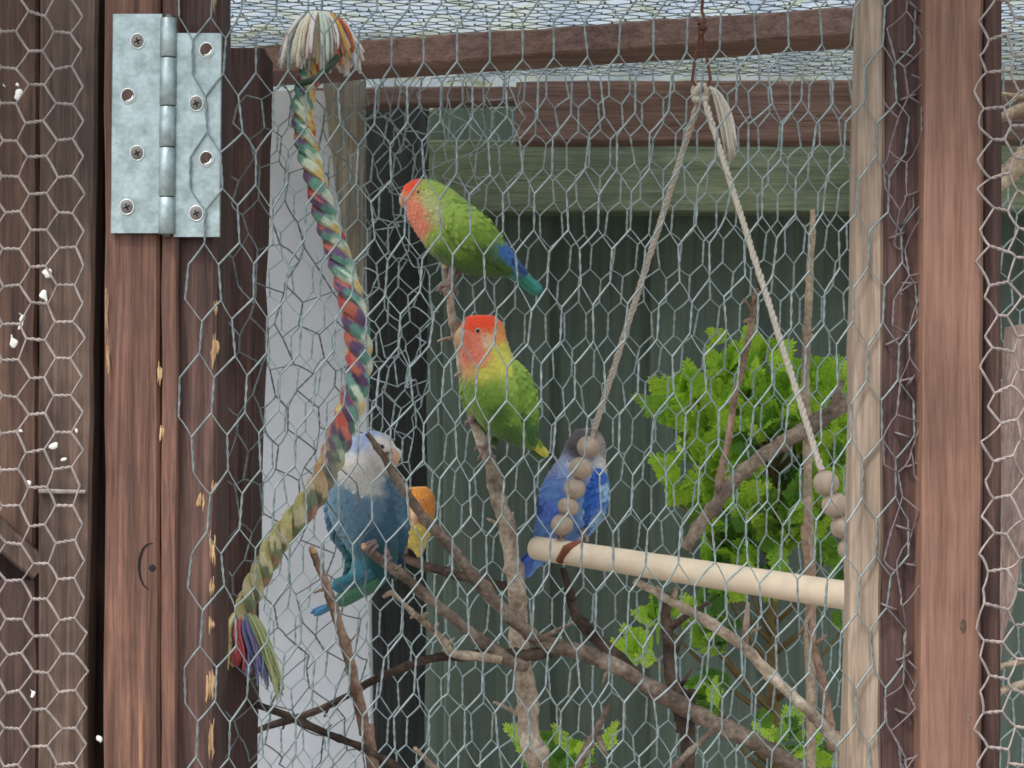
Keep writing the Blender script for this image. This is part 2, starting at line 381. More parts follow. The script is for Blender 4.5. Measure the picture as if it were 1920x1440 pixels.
o = timber('corner_board', P(738, 184, 1.76), P(742, 720 + CAMZ / 1.76 * FPX, 1.76), 128 * 1.76 / FPX, 90 * 1.76 / FPX, (1, 0, 0), 0.02, (0, 1, 0), M['blackwood'], n=30, seed=24)  # near-black board added to fill the dark rear corner
tag(o, 'near black board filling the rear corner behind the crumpled netting', 'board')
# ------------------------------------------------------------------ front frame
FR = 0.96
o = vpost('door_post', 196, 300, 194, 298, FR, 0.045, M['post'], seed=31)
tag(o, 'brown frame post carrying the plain leaf of the hinge', 'post')
mbk = MB(); c = P(283, 1062, FR); 
ring = []
for k in range(20):
    a = math.pi * (0.45 + 1.0 * k / 19); ring.append(c + Vector((math.cos(a) * 0.0065, -0.0002, math.sin(a) * 0.0125)))
mbk.tube(ring, [0.0002 + 0.0005 * math.sin(math.pi * k / 19) for k in range(20)], 6)
mbk.build('knot_crack', M['black'], o)
mbk = MB(); mbk.sphere(P(286, 1065, FR), 0.0022, sy=0.2); mbk.build('knot', M['black'], o)

door = thing('aviary_door', 'netted aviary door hung between the hinge post and the broad brown post', 'door')
vpost('hinge_stile', 302, 412, 300, 402, FR + 0.004, 0.042, M['stile'], door, seed=32, wob=0.0016)
vpost('stile_strip', 304, 336, 301, 330, FR - 0.0015, 0.006, M['post'], door, seed=36, wob=0.001, ch=0.001)
vpost('latch_stile', 1655, 1742, 1646, 1738, FR + 0.012, 0.036, M['dark'], door, seed=33, wob=0.0016)
vpost('edge_batten', 1614, 1661, 1588, 1652, FR + 0.010, 0.022, M['batten'], door, seed=34, wob=0.0016)
o = vpost('latch_post', 1737, 1845, 1728, 1840, FR - 0.006, 0.05, M['post_r'], seed=35)
tag(o, 'broad reddish brown post with an oval knot between two netted panels', 'post')
mbk = MB(); mbk.sphere(P(1806, 1174, FR - 0.006), 0.0038, sx=0.45, sy=0.05); mbk.build('knot', M['barkdark'], o)
mbk = MB(); mbk.sphere(P(1818, 1345, FR - 0.006), 0.002, sx=0.5, sy=0.05); mbk.build('knot', M['bark'], o)
o = vpost('panel_edge_post', 1842, 1879, 1838, 1876, FR + 0.004, 0.04, M['stile'], seed=37)
tag(o, 'narrow darker timber under the cut netting ends beside the broad post', 'post')
# split yellow slivers along the hinge stile
for (x, y0, y1, wpx) in ((402, -20, 26, 10), (404, 612, 690, 12), (376, 925, 960, 13), (402, 900, 930, 9), (398, 1000, 1070, 8),
                         (397, 1080, 1120, 7), (396, 1150, 1190, 10), (394, 1260, 1320, 14), (396, 1322, 1440, 9), (404, 560, 590, 7), (300, 680, 720, 8), (303, 800, 830, 6), (200, 545, 620, 5), (202, 640, 700, 4)):
    for j_ in range(3):
        m_ = MB(); pts = []; rad = []; yc = FR + (0.0038 if x > 340 else -0.0014)
        a0 = y0 + random.uniform(-0.1, 0.35) * (y1 - y0); a1 = y1 + random.uniform(-0.35, 0.1) * (y1 - y0)
        for k in range(9):
            t = k / 8; yy = a0 + (a1 - a0) * t
            pts.append(P(x + (j_ - 1) * wpx * 0.38 + 3.0 * nz((x + j_ * 7, yy, 0), 0.06, 2), yy, yc))
            rad.append(max(0.00015, wpx * 0.26 * FR / FPX * (1 - abs(2 * t - 1) ** 1.5) * (1 + 0.8 * nz((x, yy, j_), 0.2))))
        m_.tube(pts, rad, 7, wob=0.6, seed=x + j_)
        for i, v in enumerate(m_.v): m_.v[i] = (v[0], yc + (v[1] - yc) * 0.3, v[2])
        m_.build('splinter', M['splinter'], door if x > 250 else bpy.data.objects['door_post'])

# boarded panel on the left
bp_ = thing('boarded_panel', 'weathered brown boards behind old netting left of the hinge post', 'panel')
LD = FR + 0.006
vpost('board', 74, 184, 70, 163, LD, 0.018, M['board'], bp_, seed=41)
timber('board', P(12, -220, LD + 0.009), P(6, 1022, LD + 0.009), 124 * LD / FPX, 126 * LD / FPX, (1, 0, 0), 0.018, (0, 1, 0), M['boardred'], bp_, n=40, seed=42)
timber('board', P(-130, -220, LD + 0.012), P(-136, 1030, LD + 0.012), 160 * LD / FPX, 160 * LD / FPX, (1, 0, 0), 0.018, (0, 1, 0), M['boarddark'], bp_, n=40, seed=43)
timber('board', P(10, 1088, LD + 0.011), P(8, 4200, LD + 0.011), 128 * LD / FPX, 128 * LD / FPX, (1, 0, 0), 0.018, (0, 1, 0), M['boarddark'], bp_, n=40, seed=44)
timber('board', P(-130, 1092, LD + 0.013), P(-130, 4200, LD + 0.013), 150 * LD / FPX, 150 * LD / FPX, (1, 0, 0), 0.018, (0, 1, 0), M['boarddark'], bp_, n=40, seed=45)
timber('diagonal_brace', P(-60, 955, LD + 0.002), P(75, 1070, LD + 0.002), 52 * LD / FPX, 44 * LD / FPX, (0.65, 0, 0.76), 0.008, (0, 1, 0), M['board'], bp_, n=14, seed=46)
timber('dark_gap_backing', P(-60, -220, LD + 0.05), P(-60, 4200, LD + 0.05), 560 * LD / FPX, 560 * LD / FPX, (1, 0, 0), 0.012, (0, 1, 0), M['boarddark'], bp_, n=20, seed=47)  # added behind the boards to keep the gap by the post dark
timber('old_nail', P(72, 921, LD - 0.003), P(160, 922, LD - 0.003), 0.0028, 0.0022, (0, 0, 1), 0.002, (0, 1, 0), M['wire_old'], bp_, n=8, wob=0.0004, ch=0.0006)
for (x, y, r, el_) in ((92, 511, 11, 1.0), (84, 555, 7, 2.2), (40, 600, 7, 2.6), (24, 640, 8, 2.0), (42, 806, 7, 0.6), (100, 837, 9, 0.7), (140, 808, 6, 1.2), (53, 906, 6, 1.5), (187, 1385, 9, 1.0),
                       (34, 178, 8, 1.6), (36, 158, 5, 1.2), (8, 160, 5, 1), (122, 860, 4, 1), (60, 1300, 5, 2)):
    m_ = MB(); s = LD / FPX
    yy = LD - 0.003 if x < 170 else FR + 0.004
    m_.sphere(P(x, y, yy), r * s, 12, 8, sx=0.8, sy=0.3, sz=el_ * 0.85)
    for i, v in enumerate(m_.v):
        q = Vector(v); m_.v[i] = tuple(q + Vector((1, 0.1, 0.6)) * 0.0022 * nz(q, 330, x))
    m_.build('dropping', M['dropping'], bp_)

# ------------------------------------------------------------------ hinge
hinge = thing('butt_hinge', 'galvanised steel butt hinge screwed across the door joint', 'hinge')
HY = FR - 0.0035
def leaf(x0, x1, y0, y1, d, name):
    s = d / FPX
    return timber(name, P((x0 + x1) / 2 + 2, y0, d), P((x0 + x1) / 2 - 2, y1, d), (x1 - x0) * s, (x1 - x0) * s, (1, 0, 0), 0.0024, (0, 1, 0), M['zinc'], hinge, n=20, wob=0.00015, ch=0.0004, seed=51)
L1 = leaf(209, 303, 26, 437, HY, 'plain_leaf')
L2 = leaf(326, 414, 62, 444, HY, 'netted_leaf')
ks = [(34, 108), (109, 199), (200, 276), (277, 369), (370, 440)]
for i, (a, b) in enumerate(ks):
    m_ = MB(); R_ = 0.0046
    pts = [P(317 - 4 * y / 440, y, HY + 0.0002) for y in (a + 0.6, a + 1.8, (a + b) / 2, b - 1.8, b - 0.6)]
    m_.tube(pts, [R_ * 0.93, R_, R_, R_, R_ * 0.93], 18); m_.build('knuckle', M['zinc'], hinge)
m_ = MB(); m_.tube([P(318, 28, HY), P(313, 444, HY)], 0.0026, 12); m_.build('pin', M['screw'], hinge)
for (x, y, kind, Lf) in ((258, 77, 's', L1), (240, 180, 'h', L1), (257, 287, 's', L1), (238, 388, 's', L1), (387, 94, 'h', L2), (368, 194, 's', L2), (387, 298, 'h', L2), (368, 400, 's', L2)):
    m_ = MB(); c = P(x, y, HY - 0.0002)
    ring = [c + Vector((math.cos(t) * 0.0037, 0, math.sin(t) * 0.0040)) for t in [2 * math.pi * k / 20 for k in range(21)]]
    m_.tube(ring, 0.00042, 6, cap=False); m_.build('countersink', M['hole'], Lf)
    m_ = MB(); m_.sphere(c, 0.0035, 16, 8, sy=0.14 if kind == 's' else 0.06, sz=1.08); hd = m_.build('screw_head' if kind == 's' else 'screw_hole', M['screw'] if kind == 's' else M['boarddark'], Lf)
    if kind == 'h':
        m_ = MB(); arc_ = [c + Vector((math.cos(t) * 0.0027, -0.0002, math.sin(t) * 0.0029)) for t in [-2.1 + 2.3 * k / 11 for k in range(12)]]
        m_.tube(arc_, [0.0002 + 0.0008 * math.sin(math.pi * k / 11) for k in range(12)], 6); m_.build('hole_lip', M['hole'], Lf)
    else:
        for q in (0.4, 0.4 + math.pi / 2):
            v = Vector((math.cos(q), 0, math.sin(q))) * 0.0018
            m_ = MB(); m_.tube([c - v + Vector((0, -0.0005, 0)), c + v + Vector((0, -0.0005, 0))], 0.00042, 6); m_.build('cross_slot', M['black'], hd)

# ------------------------------------------------------------------ wire netting
def twist(mb, a, b, r, turns, n=7, ns=4):
    ax = (b - a); L = ax.length; t = ax.normalized()
    u = t.cross(Vector((0, 1, 0)))
    if u.length < 0.1: u = t.cross(Vector((1, 0, 0)))
    u.normalize(); v = t.cross(u); ph = random.random() * 6.28
    for s in (0, math.pi):
        pts = []
        for i in range(n):
            f = i / (n - 1); th = ph + s + turns * 2 * math.pi * f
            k = r * 0.95 * (0.35 + 0.65 * math.sin(math.pi * f) ** 0.5 if 0 < f < 1 else 0.35)
            pts.append(a + ax * f + (u * math.cos(th) + v * math.sin(th)) * k)
        mb.tube(pts, r, ns, cap=False)
def netting(name, label, d, box, pu, rv, tw, r, mat, shear=0.0, flat=False, jit=0.0006, warp=0.003, wscale=7.0, bulge=0.004, seed=0,
            group=None, depthfn=None, rl=1.0, rr_=0.75, keep=None, u0=0.0, v0=0.0, plane='front', wander=0.0, skew=0.0):
    """Hexagonal netting: box = photograph pixels (x0,y0,x1,y1) covered at distance d; pu, rv, tw in metres."""
    mb = MB(); s = d / FPX; rnd = random.Random(seed)
    x0, y0, x1, y1 = box
    p0 = P(x0, y1, d); p1 = P(x1, y0, d)
    cache = {}
    def pos(u, v, key):
        if key in cache: return cache[key]
        if flat: X, Z = p0.x + v, p0.z + u + shear * v
        else: X, Z = p0.x + u, p0.z + v + shear * u
        X += skew * (0.75 * key[1] * rv + 0.25 * v)
        q = Vector((X, seed * 1.7, Z))
        X += warp * nz(q, wscale, seed) + rnd.gauss(0, jit); Z += warp * nz(q, wscale, seed + 31) + rnd.gauss(0, jit)
        if wander:
            X += wander * nz(q, 45, seed + 3); Z += wander * nz(q, 45, seed + 4)
        Y = d + bulge * nz(q, 5, seed + 77) + rnd.gauss(0, jit * 0.6) + (wander * 1.5 * nz(q, 38, seed + 8) if wander else 0)
        if depthfn: Y += depthfn(X, Z)
        o = Vector((X, Y, Z)); cache[key] = o; return o
    U = (p1.z - p0.z) if flat else (p1.x - p0.x); V = (p1.x - p0.x) if flat else (p1.z - p0.z)
    ext = abs(shear) * (V if flat else U)
    ni = int(U / pu) + 2 + (int(skew * V / pu) + 1 if skew else 0); nj = int((V + (0 if flat else ext)) / rv) + 2
    if flat: ni += int(ext / pu) + 1
    j0 = -int(ext / rv) - 1 if not flat and shear > 0 else 0
    i0 = -int(ext / pu) - 1 if flat and shear > 0 else (-int(skew * V / pu) - 2 if skew else 0)
    def inside(q):
        px = 960 + q.x / q.y * FPX; py = 720 - (q.z - CAMZ) / q.y * FPX
        if not (x0 - 2 <= px <= x1 + 2 and y0 - 2 <= py <= y1 + 2): return False
        return keep is None or keep(px, py)
    for j in range(j0, nj + 1):
        for i in range(i0, ni + 1):
            off = 0.5 * (j % 2)
            u = (i + off) * pu + u0; v = j * rv + v0
            a = pos(u, v - tw / 2, (i, j, 0)); b = pos(u, v + tw / 2, (i, j, 1))
            if inside(a) and inside(b): twist(mb, a, b, r * 0.8, 1.5)
            for di, rad in ((0, rl), (1, rr_)):
                i2 = i + di - (1 if j % 2 == 0 else 0)
                off2 = 0.5 * ((j + 1) % 2)
                c = pos((i2 + off2) * pu + u0, (j + 1) * rv - tw / 2 + v0, (i2, j + 1, 0))
                if inside(b) and inside(c):
                    m1 = b.lerp(c, 0.5) + Vector((rnd.gauss(0, jit * 0.5), rnd.gauss(0, jit * 0.5), rnd.gauss(0, jit * 0.5)))
                    mb.tube([b, b.lerp(m1, 0.6), m1.lerp(c, 0.4), c], r * rad, 5, cap=False)
    o = mb.build(name, mat)
    return tag(o, label, 'wire netting', group)
# front netting of the door: coarse elongated cells, leaning
netting('wire_netting', 'coarse galvanised netting stretched over the aviary door, in front of the birds', FR - 0.0052, (336, -60, 1722, 1500), 0.0177, 0.0308, 0.0190, 0.00054, M['wire'],
        shear=0.05, skew=0.04, rl=0.62, rr_=1.08, jit=0.0007, warp=0.004, seed=1, bulge=0.0, depthfn=lambda X, Z: 0.008 * max(0, 1 - ((X - 0.02) / 0.17) ** 2) + 0.013 * max(0.0, min(1.0, (X - 0.16) / 0.03)))
# rear netting: same wire further back, its colour brightened for the dim interior
netting('rear_netting', 'back wall netting between the birds and the green fence', 1.575, (480, 100, 2030, 1520), 0.0189, 0.0312, 0.0213, 0.00078, M['wire_bright'],
        shear=0.08, skew=0.05, rl=0.6, rr_=1.0, jit=0.0009, warp=0.006, seed=2, bulge=0.01)
netting('left_netting', 'old pale netting with level twists stapled over the weathered boards', LD - 0.010, (-80, -60, 181, 1500), 0.0197, 0.0146, 0.0086, 0.00078, M['wire_old'],
        flat=True, jit=0.0006, warp=0.003, seed=3, bulge=0.003, shear=0.0)
netting('right_netting', 'netting with cut wire ends lapping over the narrow timber by the broad post', FR - 0.010, (1822, -60, 2060, 1500), 0.0190, 0.0146, 0.0088, 0.00078, M['wire_old'],
        flat=True, jit=0.0014, warp=0.006, seed=4, bulge=0.003)
netting('side_netting', 'loosely crumpled netting wrapped round the dark side post and over the pale panel', 1.20, (412, 150, 700, 1460), 0.0185, 0.0262, 0.015, 0.00055, M['wire'],
        shear=0.1, jit=0.002, warp=0.01, wscale=9, bulge=0.02, seed=5, wander=0.008, depthfn=lambda X, Z: 0.26 * max(0.0, min(1.0, (X + 0.165) / 0.11)))
netting('crumpled_netting', 'bunched up crumpled netting in the dark corner beside the tan strip', 1.56, (676, 130, 990, 900), 0.017, 0.022, 0.012, 0.0006, M['wire_bright'],
        shear=0.1, jit=0.003, warp=0.012, wscale=14, bulge=0.03, seed=6, wander=0.016,
        keep=lambda x, y: x < 860 - (y - 300) * 0.12 + (130 if y < 420 else 0) * (1 - max(0, y - 250) / 170 if y > 250 else 1))
netting('folded_netting', 'folded tangled netting edge stapled down the dark latch stile', FR + 0.004, (1656, -60, 1736, 1500), 0.0150, 0.024, 0.015, 0.0005, M['wire_dim'],
        shear=0.3, jit=0.002, warp=0.007, wscale=12, bulge=0.005, seed=8, wander=0.006)
# netting under the roof sheet
mb = MB(); rnd = random.Random(9)
pu, rv, tw = 0.020, 0.0175, 0.0095
for j in range(0, 64):
    for i in range(0, 62):
        u = -0.62 + (i + 0.5 * (j % 2)) * pu; v = 0.95 + j * rv * 0.64
        z = ROOFZ - 0.0015 + rnd.gauss(0, 0.0006)
        a = Vector((u, v, z)); b = Vector((u, v + tw * 0.64, z))
        mb.tube([a, b], 0.0008, 4, cap=False)
        for sx in (-0.5, 0.5):
            mb.tube([b, Vector((u + sx * pu, v + rv * 0.64, z))], 0.0005, 4, cap=False)
tag(mb.build('roof_netting', M['wire']), 'flat netting stretched under the translucent roof sheet', 'wire netting')

# staples and loose cut ends on the latch stile
for k in range(17):
    y = 30 + k * 86 + random.uniform(-22, 22); x = 1694 + random.uniform(-26, 20)
    m_ = MB(); c = P(x, y, FR + 0.010); a = random.uniform(-0.8, 0.8); v = Vector((math.cos(a), 0, math.sin(a))) * 0.0042
    m_.tube([c - v + Vector((0, 0.006, 0)), c - v * 0.98 + Vector((0, -0.001, 0)), c - v * 0.5 + Vector((0, -0.0022, 0)), c + v * 0.5 + Vector((0, -0.0022, 0)), c + v * 0.98 + Vector((0, -0.001, 0)), c + v + Vector((0, 0.006, 0))], 0.0007, 6)
    m_.build('staple', M['wire_dim'], door)
    if k % 2 == 0:
        m_ = MB(); e = c + Vector((random.uniform(-.008, .01), -0.002, random.uniform(-.02, .02)))
        m_.tube([c, c.lerp(e, 0.5) + Vector((0.003, -0.004, 0.002)), e, e + Vector((random.uniform(-.008, .008), -0.003, random.uniform(-.008, .008)))], 0.0005, 5)
        m_.build('loose_wire', M['wire_dim'], door)

# ------------------------------------------------------------------ dead branches
def branch(label, pts, mat, tip=None, stubs=(), seed=0, n=None, name='dead_branch', wob=0.28):
    """pts: (px, py, distance, half thickness in px)"""
    root = thing(name, label, 'branch')
    n = n or max(14, len(pts) * 9)
    sm = catmull(pts, n); P3 = []; R_ = []
    for i, (x, y, d, r) in enumerate(sm):
        r *= 0.76 if seed in (1, 2) else 0.88
        q = P(x, y, d); rr2 = max(0.0006, r * d / FPX)
        q += Vector((nz(q, 30, seed), nz(q, 30, seed + 1), nz(q, 30, seed + 2))) * rr2 * 0.45
        rr2 *= 1 + 0.16 * nz(q, 70, seed + 4) + (0.22 if (i * 7 + seed) % 11 == 0 and 0 < i < n - 1 else 0)
        P3.append(q); R_.append(rr2)
    m_ = MB(); m_.tube(P3, R_, 12, wob=wob, seed=seed); m_.build('limb', mat, root)
    if tip is not None:
        k = 0 if tip == 0 else len(P3) - 1; k2 = 1 if tip == 0 else len(P3) - 2
        dirv = (P3[k] - P3[k2]).normalized(); m_ = MB()
        m_.tube([P3[k] - dirv * 0.0015, P3[k] + dirv * R_[k] * 0.9, P3[k] + dirv * R_[k] * 1.6], [R_[k] * 1.02, R_[k] * 0.95, R_[k] * 0.3], 10, wob=0.2, seed=seed)
        m_.build('cut_tip', M['cut'], root)
    for (x, y, d, x2, y2, r) in stubs:
        a = P(x, y, d); b = P(x2, y2, d - 0.004); m_ = MB(); s = d / FPX
        m_.tube([a, a.lerp(b, 0.5) + Vector((0, -0.001, 0.0006)), b], [r * s, r * s * 0.75, r * s * 0.45], 8, wob=0.3, seed=seed + 9); m_.build('twig', mat, root)
    return root
G = 720 + CAMZ / 1.42 * FPX   # pixel row of the ground at 1.42 m
branch('upright pale peeled branch that carries the two green lovebirds',
       [(836, 500, 1.42, 7), (845, 560, 1.42, 10), (853, 620, 1.42, 11), (868, 700, 1.425, 12), (888, 790, 1.43, 14), (915, 860, 1.43, 16), (938, 940, 1.43, 20), (958, 1030, 1.43, 22), (968, 1110, 1.43, 22), (975, 1200, 1.43, 24), (988, 1300, 1.43, 26), (1000, 1400, 1.43, 27), (1008, 1500, 1.43, 28), (1010, 2400, 1.43, 30), (1010, G, 1.43, 32)],
       M['barkpale'], tip=0, seed=1, n=110, stubs=((846, 634, 1.42, 820, 640, 5), (862, 700, 1.42, 852, 706, 4), (838, 530, 1.42, 818, 546, 4), (935, 985, 1.43, 912, 972, 5), (985, 1345, 1.43, 925, 1316, 6), (952, 1000, 1.43, 962, 960, 5)))
branch('long brown branch slanting down past the orange headed bird',
       [(688, 812, 1.335, 7), (712, 845, 1.335, 9), (740, 890, 1.34, 11), (775, 945, 1.345, 13), (840, 1022, 1.355, 14), (900, 1095, 1.365, 15), (960, 1160, 1.37, 17), (1020, 1205, 1.375, 19), (1105, 1230, 1.38, 20), (1190, 1270, 1.38, 21), (1290, 1330, 1.38, 21), (1370, 1372, 1.38, 20), (1470, 1425, 1.38, 20), (1650, 1560, 1.38, 20)],
       M['bark'], seed=2, n=100, stubs=((1010, 1200, 1.37, 1074, 1168, 6), (720, 852, 1.335, 736, 850, 4), (762, 930, 1.34, 772, 918, 4), (1140, 1250, 1.38, 1128, 1288, 5)))
branch('brown branch gripped by the blue and white lovebird',
       [(688, 1026, 1.345, 8), (715, 1048, 1.345, 10), (760, 1085, 1.35, 11), (820, 1135, 1.355, 12), (880, 1185, 1.36, 13), (945, 1232, 1.365, 14), (985, 1250, 1.372, 14)],
       M['bark'], seed=3, tip=0, n=60, stubs=((740, 1068, 1.345, 752, 1060, 4),))
branch('short pale twig with knobbly buds under the blue and white lovebird',
       [(735, 1110, 1.34, 5), (765, 1138, 1.34, 6), (800, 1170, 1.345, 7), (832, 1205, 1.35, 9), (850, 1226, 1.355, 10), (940, 1236, 1.362, 10)],
       M['barkbeige'], seed=4, n=50, stubs=((735, 1110, 1.34, 718, 1120, 6), (778, 1150, 1.34, 770, 1160, 5), (792, 1160, 1.34, 802, 1148, 5), (812, 1182, 1.345, 822, 1168, 5), (838, 1210, 1.35, 852, 1196, 4)))
branch('thin arching branch sweeping across the pale panel',
       [(440, 1392, 1.36, 7), (500, 1362, 1.36, 7), (580, 1338, 1.36, 8), (660, 1298, 1.36, 8), (740, 1258, 1.36, 9), (820, 1234, 1.36, 10), (900, 1228, 1.365, 13), (980, 1228, 1.372, 14), (1030, 1222, 1.378, 14)],
       M['barkdark'], seed=5, n=70, stubs=((620, 1320, 1.36, 608, 1345, 4), (700, 1276, 1.36, 706, 1262, 3)))
branch('upright brown stick with a pale cut end in front of the pale panel',
       [(586, 1035, 1.26, 8), (600, 1070, 1.26, 9), (622, 1125, 1.26, 10), (648, 1210, 1.262, 11), (668, 1290, 1.265, 12), (685, 1370, 1.265, 13), (700, 1450, 1.265, 14), (735, 2300, 1.27, 16), (735, 3990, 1.28, 16)],
       M['barkred'], seed=6, tip=0, n=80, stubs=((612, 1104, 1.26, 588, 1112, 4), (650, 1215, 1.26, 668, 1190, 3)))
branch('straight brown twig running down from the door stile across the pale panel',
       [(432, 1300, 1.225, 6), (480, 1322, 1.23, 7), (560, 1352, 1.24, 8), (620, 1378, 1.245, 8), (690, 1408, 1.25, 8), (800, 1470, 1.26, 8)],
       M['barkdark'], seed=7, tip=0, n=50, stubs=((540, 1344, 1.236, 530, 1368, 4), (610, 1374, 1.245, 622, 1358, 3)))
branch('dark crooked branch rising behind the swing perch',
       [(1055, 1065, 1.43, 7), (1068, 1110, 1.43, 10), (1080, 1150, 1.43, 11), (1110, 1190, 1.425, 12), (1150, 1225, 1.415, 13), (1195, 1272, 1.40, 14)],
       M['barkdark'], seed=8, n=50)
branch('grey brown branch rising in front of the conifer',
       [(1285, 1030, 1.50, 12), (1310, 990, 1.50, 14), (1355, 930, 1.50, 15), (1410, 870, 1.505, 15), (1470, 825, 1.51, 16), (1540, 785, 1.515, 16), (1610, 735, 1.52, 15), (1720, 660, 1.53, 14)],
       M['bark'], seed=9, n=70, stubs=((1455, 838, 1.51, 1446, 826, 7), (1350, 925, 1.50, 1338, 910, 6), (1560, 770, 1.515, 1580, 712, 9)))
branch('straight beige stick standing above the conifer',
       [(1523, 392, 1.54, 6), (1520, 470, 1.54, 8), (1515, 580, 1.54, 9), (1512, 680, 1.54, 9), (1512, 760, 1.54, 10), (1515, 1000, 1.55, 10), (1520, 1400, 1.55, 11), (1520, 3950, 1.56, 12)],
       M['barkbeige'], seed=10, n=90, wob=0.15, stubs=((1516, 640, 1.54, 1524, 626, 6),))
branch('thin reddish knotty twig rising through the conifer',
       [(1418, 540, 1.53, 5), (1412, 590, 1.53, 6), (1404, 640, 1.53, 7), (1392, 690, 1.53, 6), (1378, 740, 1.53, 7), (1368, 800, 1.53, 7), (1356, 870, 1.525, 8), (1345, 930, 1.515, 9)],
       M['barkred'], seed=11, n=60, stubs=((1410, 600, 1.53, 1392, 604, 5), (1414, 570, 1.53, 1425, 545, 4), (1388, 700, 1.53, 1400, 690, 5), (1395, 560, 1.53, 1412, 590, 4)))
branch('pale peeling branch slanting down to the edge batten below the perch',
       [(1190, 1088, 1.33, 7), (1240, 1118, 1.33, 9), (1290, 1145, 1.33, 10), (1350, 1180, 1.33, 11), (1405, 1225, 1.33, 12), (1460, 1280, 1.33, 12), (1530, 1350, 1.33, 13), (1600, 1420, 1.33, 14), (1760, 1600, 1.33, 15)],
       M['barkpale'], seed=12, n=80, stubs=((1240, 1118, 1.33, 1232, 1098, 5), (1262, 1128, 1.33, 1268, 1100, 6), (1396, 1215, 1.33, 1402, 1130, 8), (1402, 1190, 1.33, 1428, 1176, 5)))
branch('dark forked limb beside the pale peeling branch',
       [(1248, 1110, 1.40, 10), (1250, 1160, 1.40, 12), (1256, 1230, 1.40, 13), (1266, 1300, 1.40, 16), (1280, 1370, 1.40, 15), (1290, 1500, 1.40, 16), (1300, 3700, 1.40, 18)],
       M['barkdark'], seed=13, n=80, stubs=((1252, 1180, 1.40, 1330, 1128, 8), (1262, 1240, 1.40, 1285, 1180, 5), (1275, 1290, 1.40, 1300, 1250, 4)))
branch('reddish upright stick below the beads of the swing',
       [(1505, 985, 1.47, 6), (1512, 1040, 1.47, 7), (1518, 1120, 1.47, 7), (1524, 1200, 1.47, 8), (1545, 1290, 1.47, 10), (1560, 1400, 1.47, 10), (1580, 1600, 1.47, 11), (1590, 3700, 1.47, 12)],
       M['barkred'], seed=14, n=80, stubs=((1520, 1150, 1.47, 1498, 1190, 5), (1528, 1210, 1.47, 1550, 1190, 5), (1545, 1290, 1.47, 1530, 1240, 5)))
branch('brown twig leaning up to the right at the foot of the fence',
       [(1060, 1480, 1.40, 10), (1095, 1415, 1.40, 10), (1125, 1355, 1.40, 8), (1142, 1318, 1.40, 5)], M['bark'], seed=15, n=40, stubs=((1120, 1380, 1.40, 1140, 1420, 7),))
branch('short brown twig leaning beside the conifer base',
       [(1240, 1460, 1.36, 7), (1290, 1415, 1.36, 7), (1335, 1370, 1.36, 6), (1352, 1345, 1.36, 4)], M['bark'], seed=16, n=40)
branch('pale snapped twig end low in front of the fence boards',
       [(780, 1405, 1.36, 4), (800, 1425, 1.36, 6), (825, 1450, 1.36, 7), (870, 1500, 1.36, 8)], M['barkbeige'], seed=17, tip=0, n=30)
branch('thick pale bare log end beside the broad post',
       [(1866, 348, 1.27, 22), (1900, 316, 1.27, 22), (1950, 270, 1.27, 22), (2080, 150, 1.27, 22)], M['barkbeige'], seed=18, n=40, wob=0.12)
branch('slim pale stick forked above the bare log end',
       [(1868, 226, 1.29, 10), (1900, 208, 1.29, 11), (1950, 180, 1.29, 11), (2080, 110, 1.29, 11)], M['barkbeige'], seed=19, n=40, wob=0.12, stubs=((1940, 190, 1.29, 1872, 174, 6),))
branch('pale twig crossing behind the lower right netting',
       [(1862, 1256, 1.25, 6), (1900, 1244, 1.25, 7), (1960, 1230, 1.25, 8), (2080, 1210, 1.25, 8)], M['barkbeige'], seed=20, n=40)
branch('mottled twig under the pale twig by the lower right netting',
       [(1868, 1300, 1.25, 8), (1900, 1290, 1.25, 9), (1960, 1270, 1.25, 9), (2080, 1240, 1.25, 9)], M['barkpale'], seed=21, n=40)
# leaning plank far right
o = timber('leaning_plank', P(1960, 600, 1.30), P(1830, 1330, 1.33), 120 * 1.3 / FPX, 60 * 1.3 / FPX, (0.98, 0, 0.2), 0.02, (0, 1, 0), M['slab'], n=30, wob=0.004, seed=61)
tag(o, 'pinkish brown rough slab of wood leaning behind the right netting', 'plank')

# ------------------------------------------------------------------ rope toy
PAL = [lin(186, 80, 74), lin(214, 184, 112), lin(206, 214, 190), lin(104, 150, 132), lin(106, 80, 114), lin(196, 110, 92)]
PAL2 = [lin(176, 168, 112), lin(196, 182, 128), lin(138, 150, 98), lin(168, 128, 104), lin(116, 128, 96), lin(202, 190, 150)]
rope = thing('rope_perch', 'rainbow coloured twisted cotton rope with frayed tassel ends', 'rope')
RP = [(599, 42, 1.25, 18), (597, 90, 1.25, 20), (580, 140, 1.25, 21), (568, 195, 1.245, 22), (572, 260, 1.24, 22), (590, 330, 1.235, 22), (608, 400, 1.23, 23), (632, 470, 1.225, 24), (652, 540, 1.22, 25), (668, 610, 1.215, 26), (673, 680, 1.21, 26), (664, 740, 1.21, 26), (645, 800, 1.21, 26), (622, 860, 1.21, 25), (600, 910, 1.21, 25), (566, 960, 1.21, 25), (525, 1010, 1.21, 24), (492, 1070, 1.21, 23), (468, 1120, 1.21, 22), (452, 1165, 1.21, 20)]
NS = 520; sm = catmull(RP, NS)
cen = [P(x, y, d) for x, y, d, r in sm]; rads = [0.95 * r * d / FPX for x, y, d, r in sm]
arc = [0.0]
for i in range(1, NS): arc.append(arc[-1] + (cen[i] - cen[i - 1]).length)
frames = []; pv = None
for i in range(NS):
    t = (cen[min(i + 1, NS - 1)] - cen[max(i - 1, 0)]).normalized()
    a = t.cross(Vector((0, 1, 0))) if pv is None else pv - t * pv.dot(t)
    a.normalize(); pv = a; frames.append((t, a, t.cross(a)))
LAY = 0.040
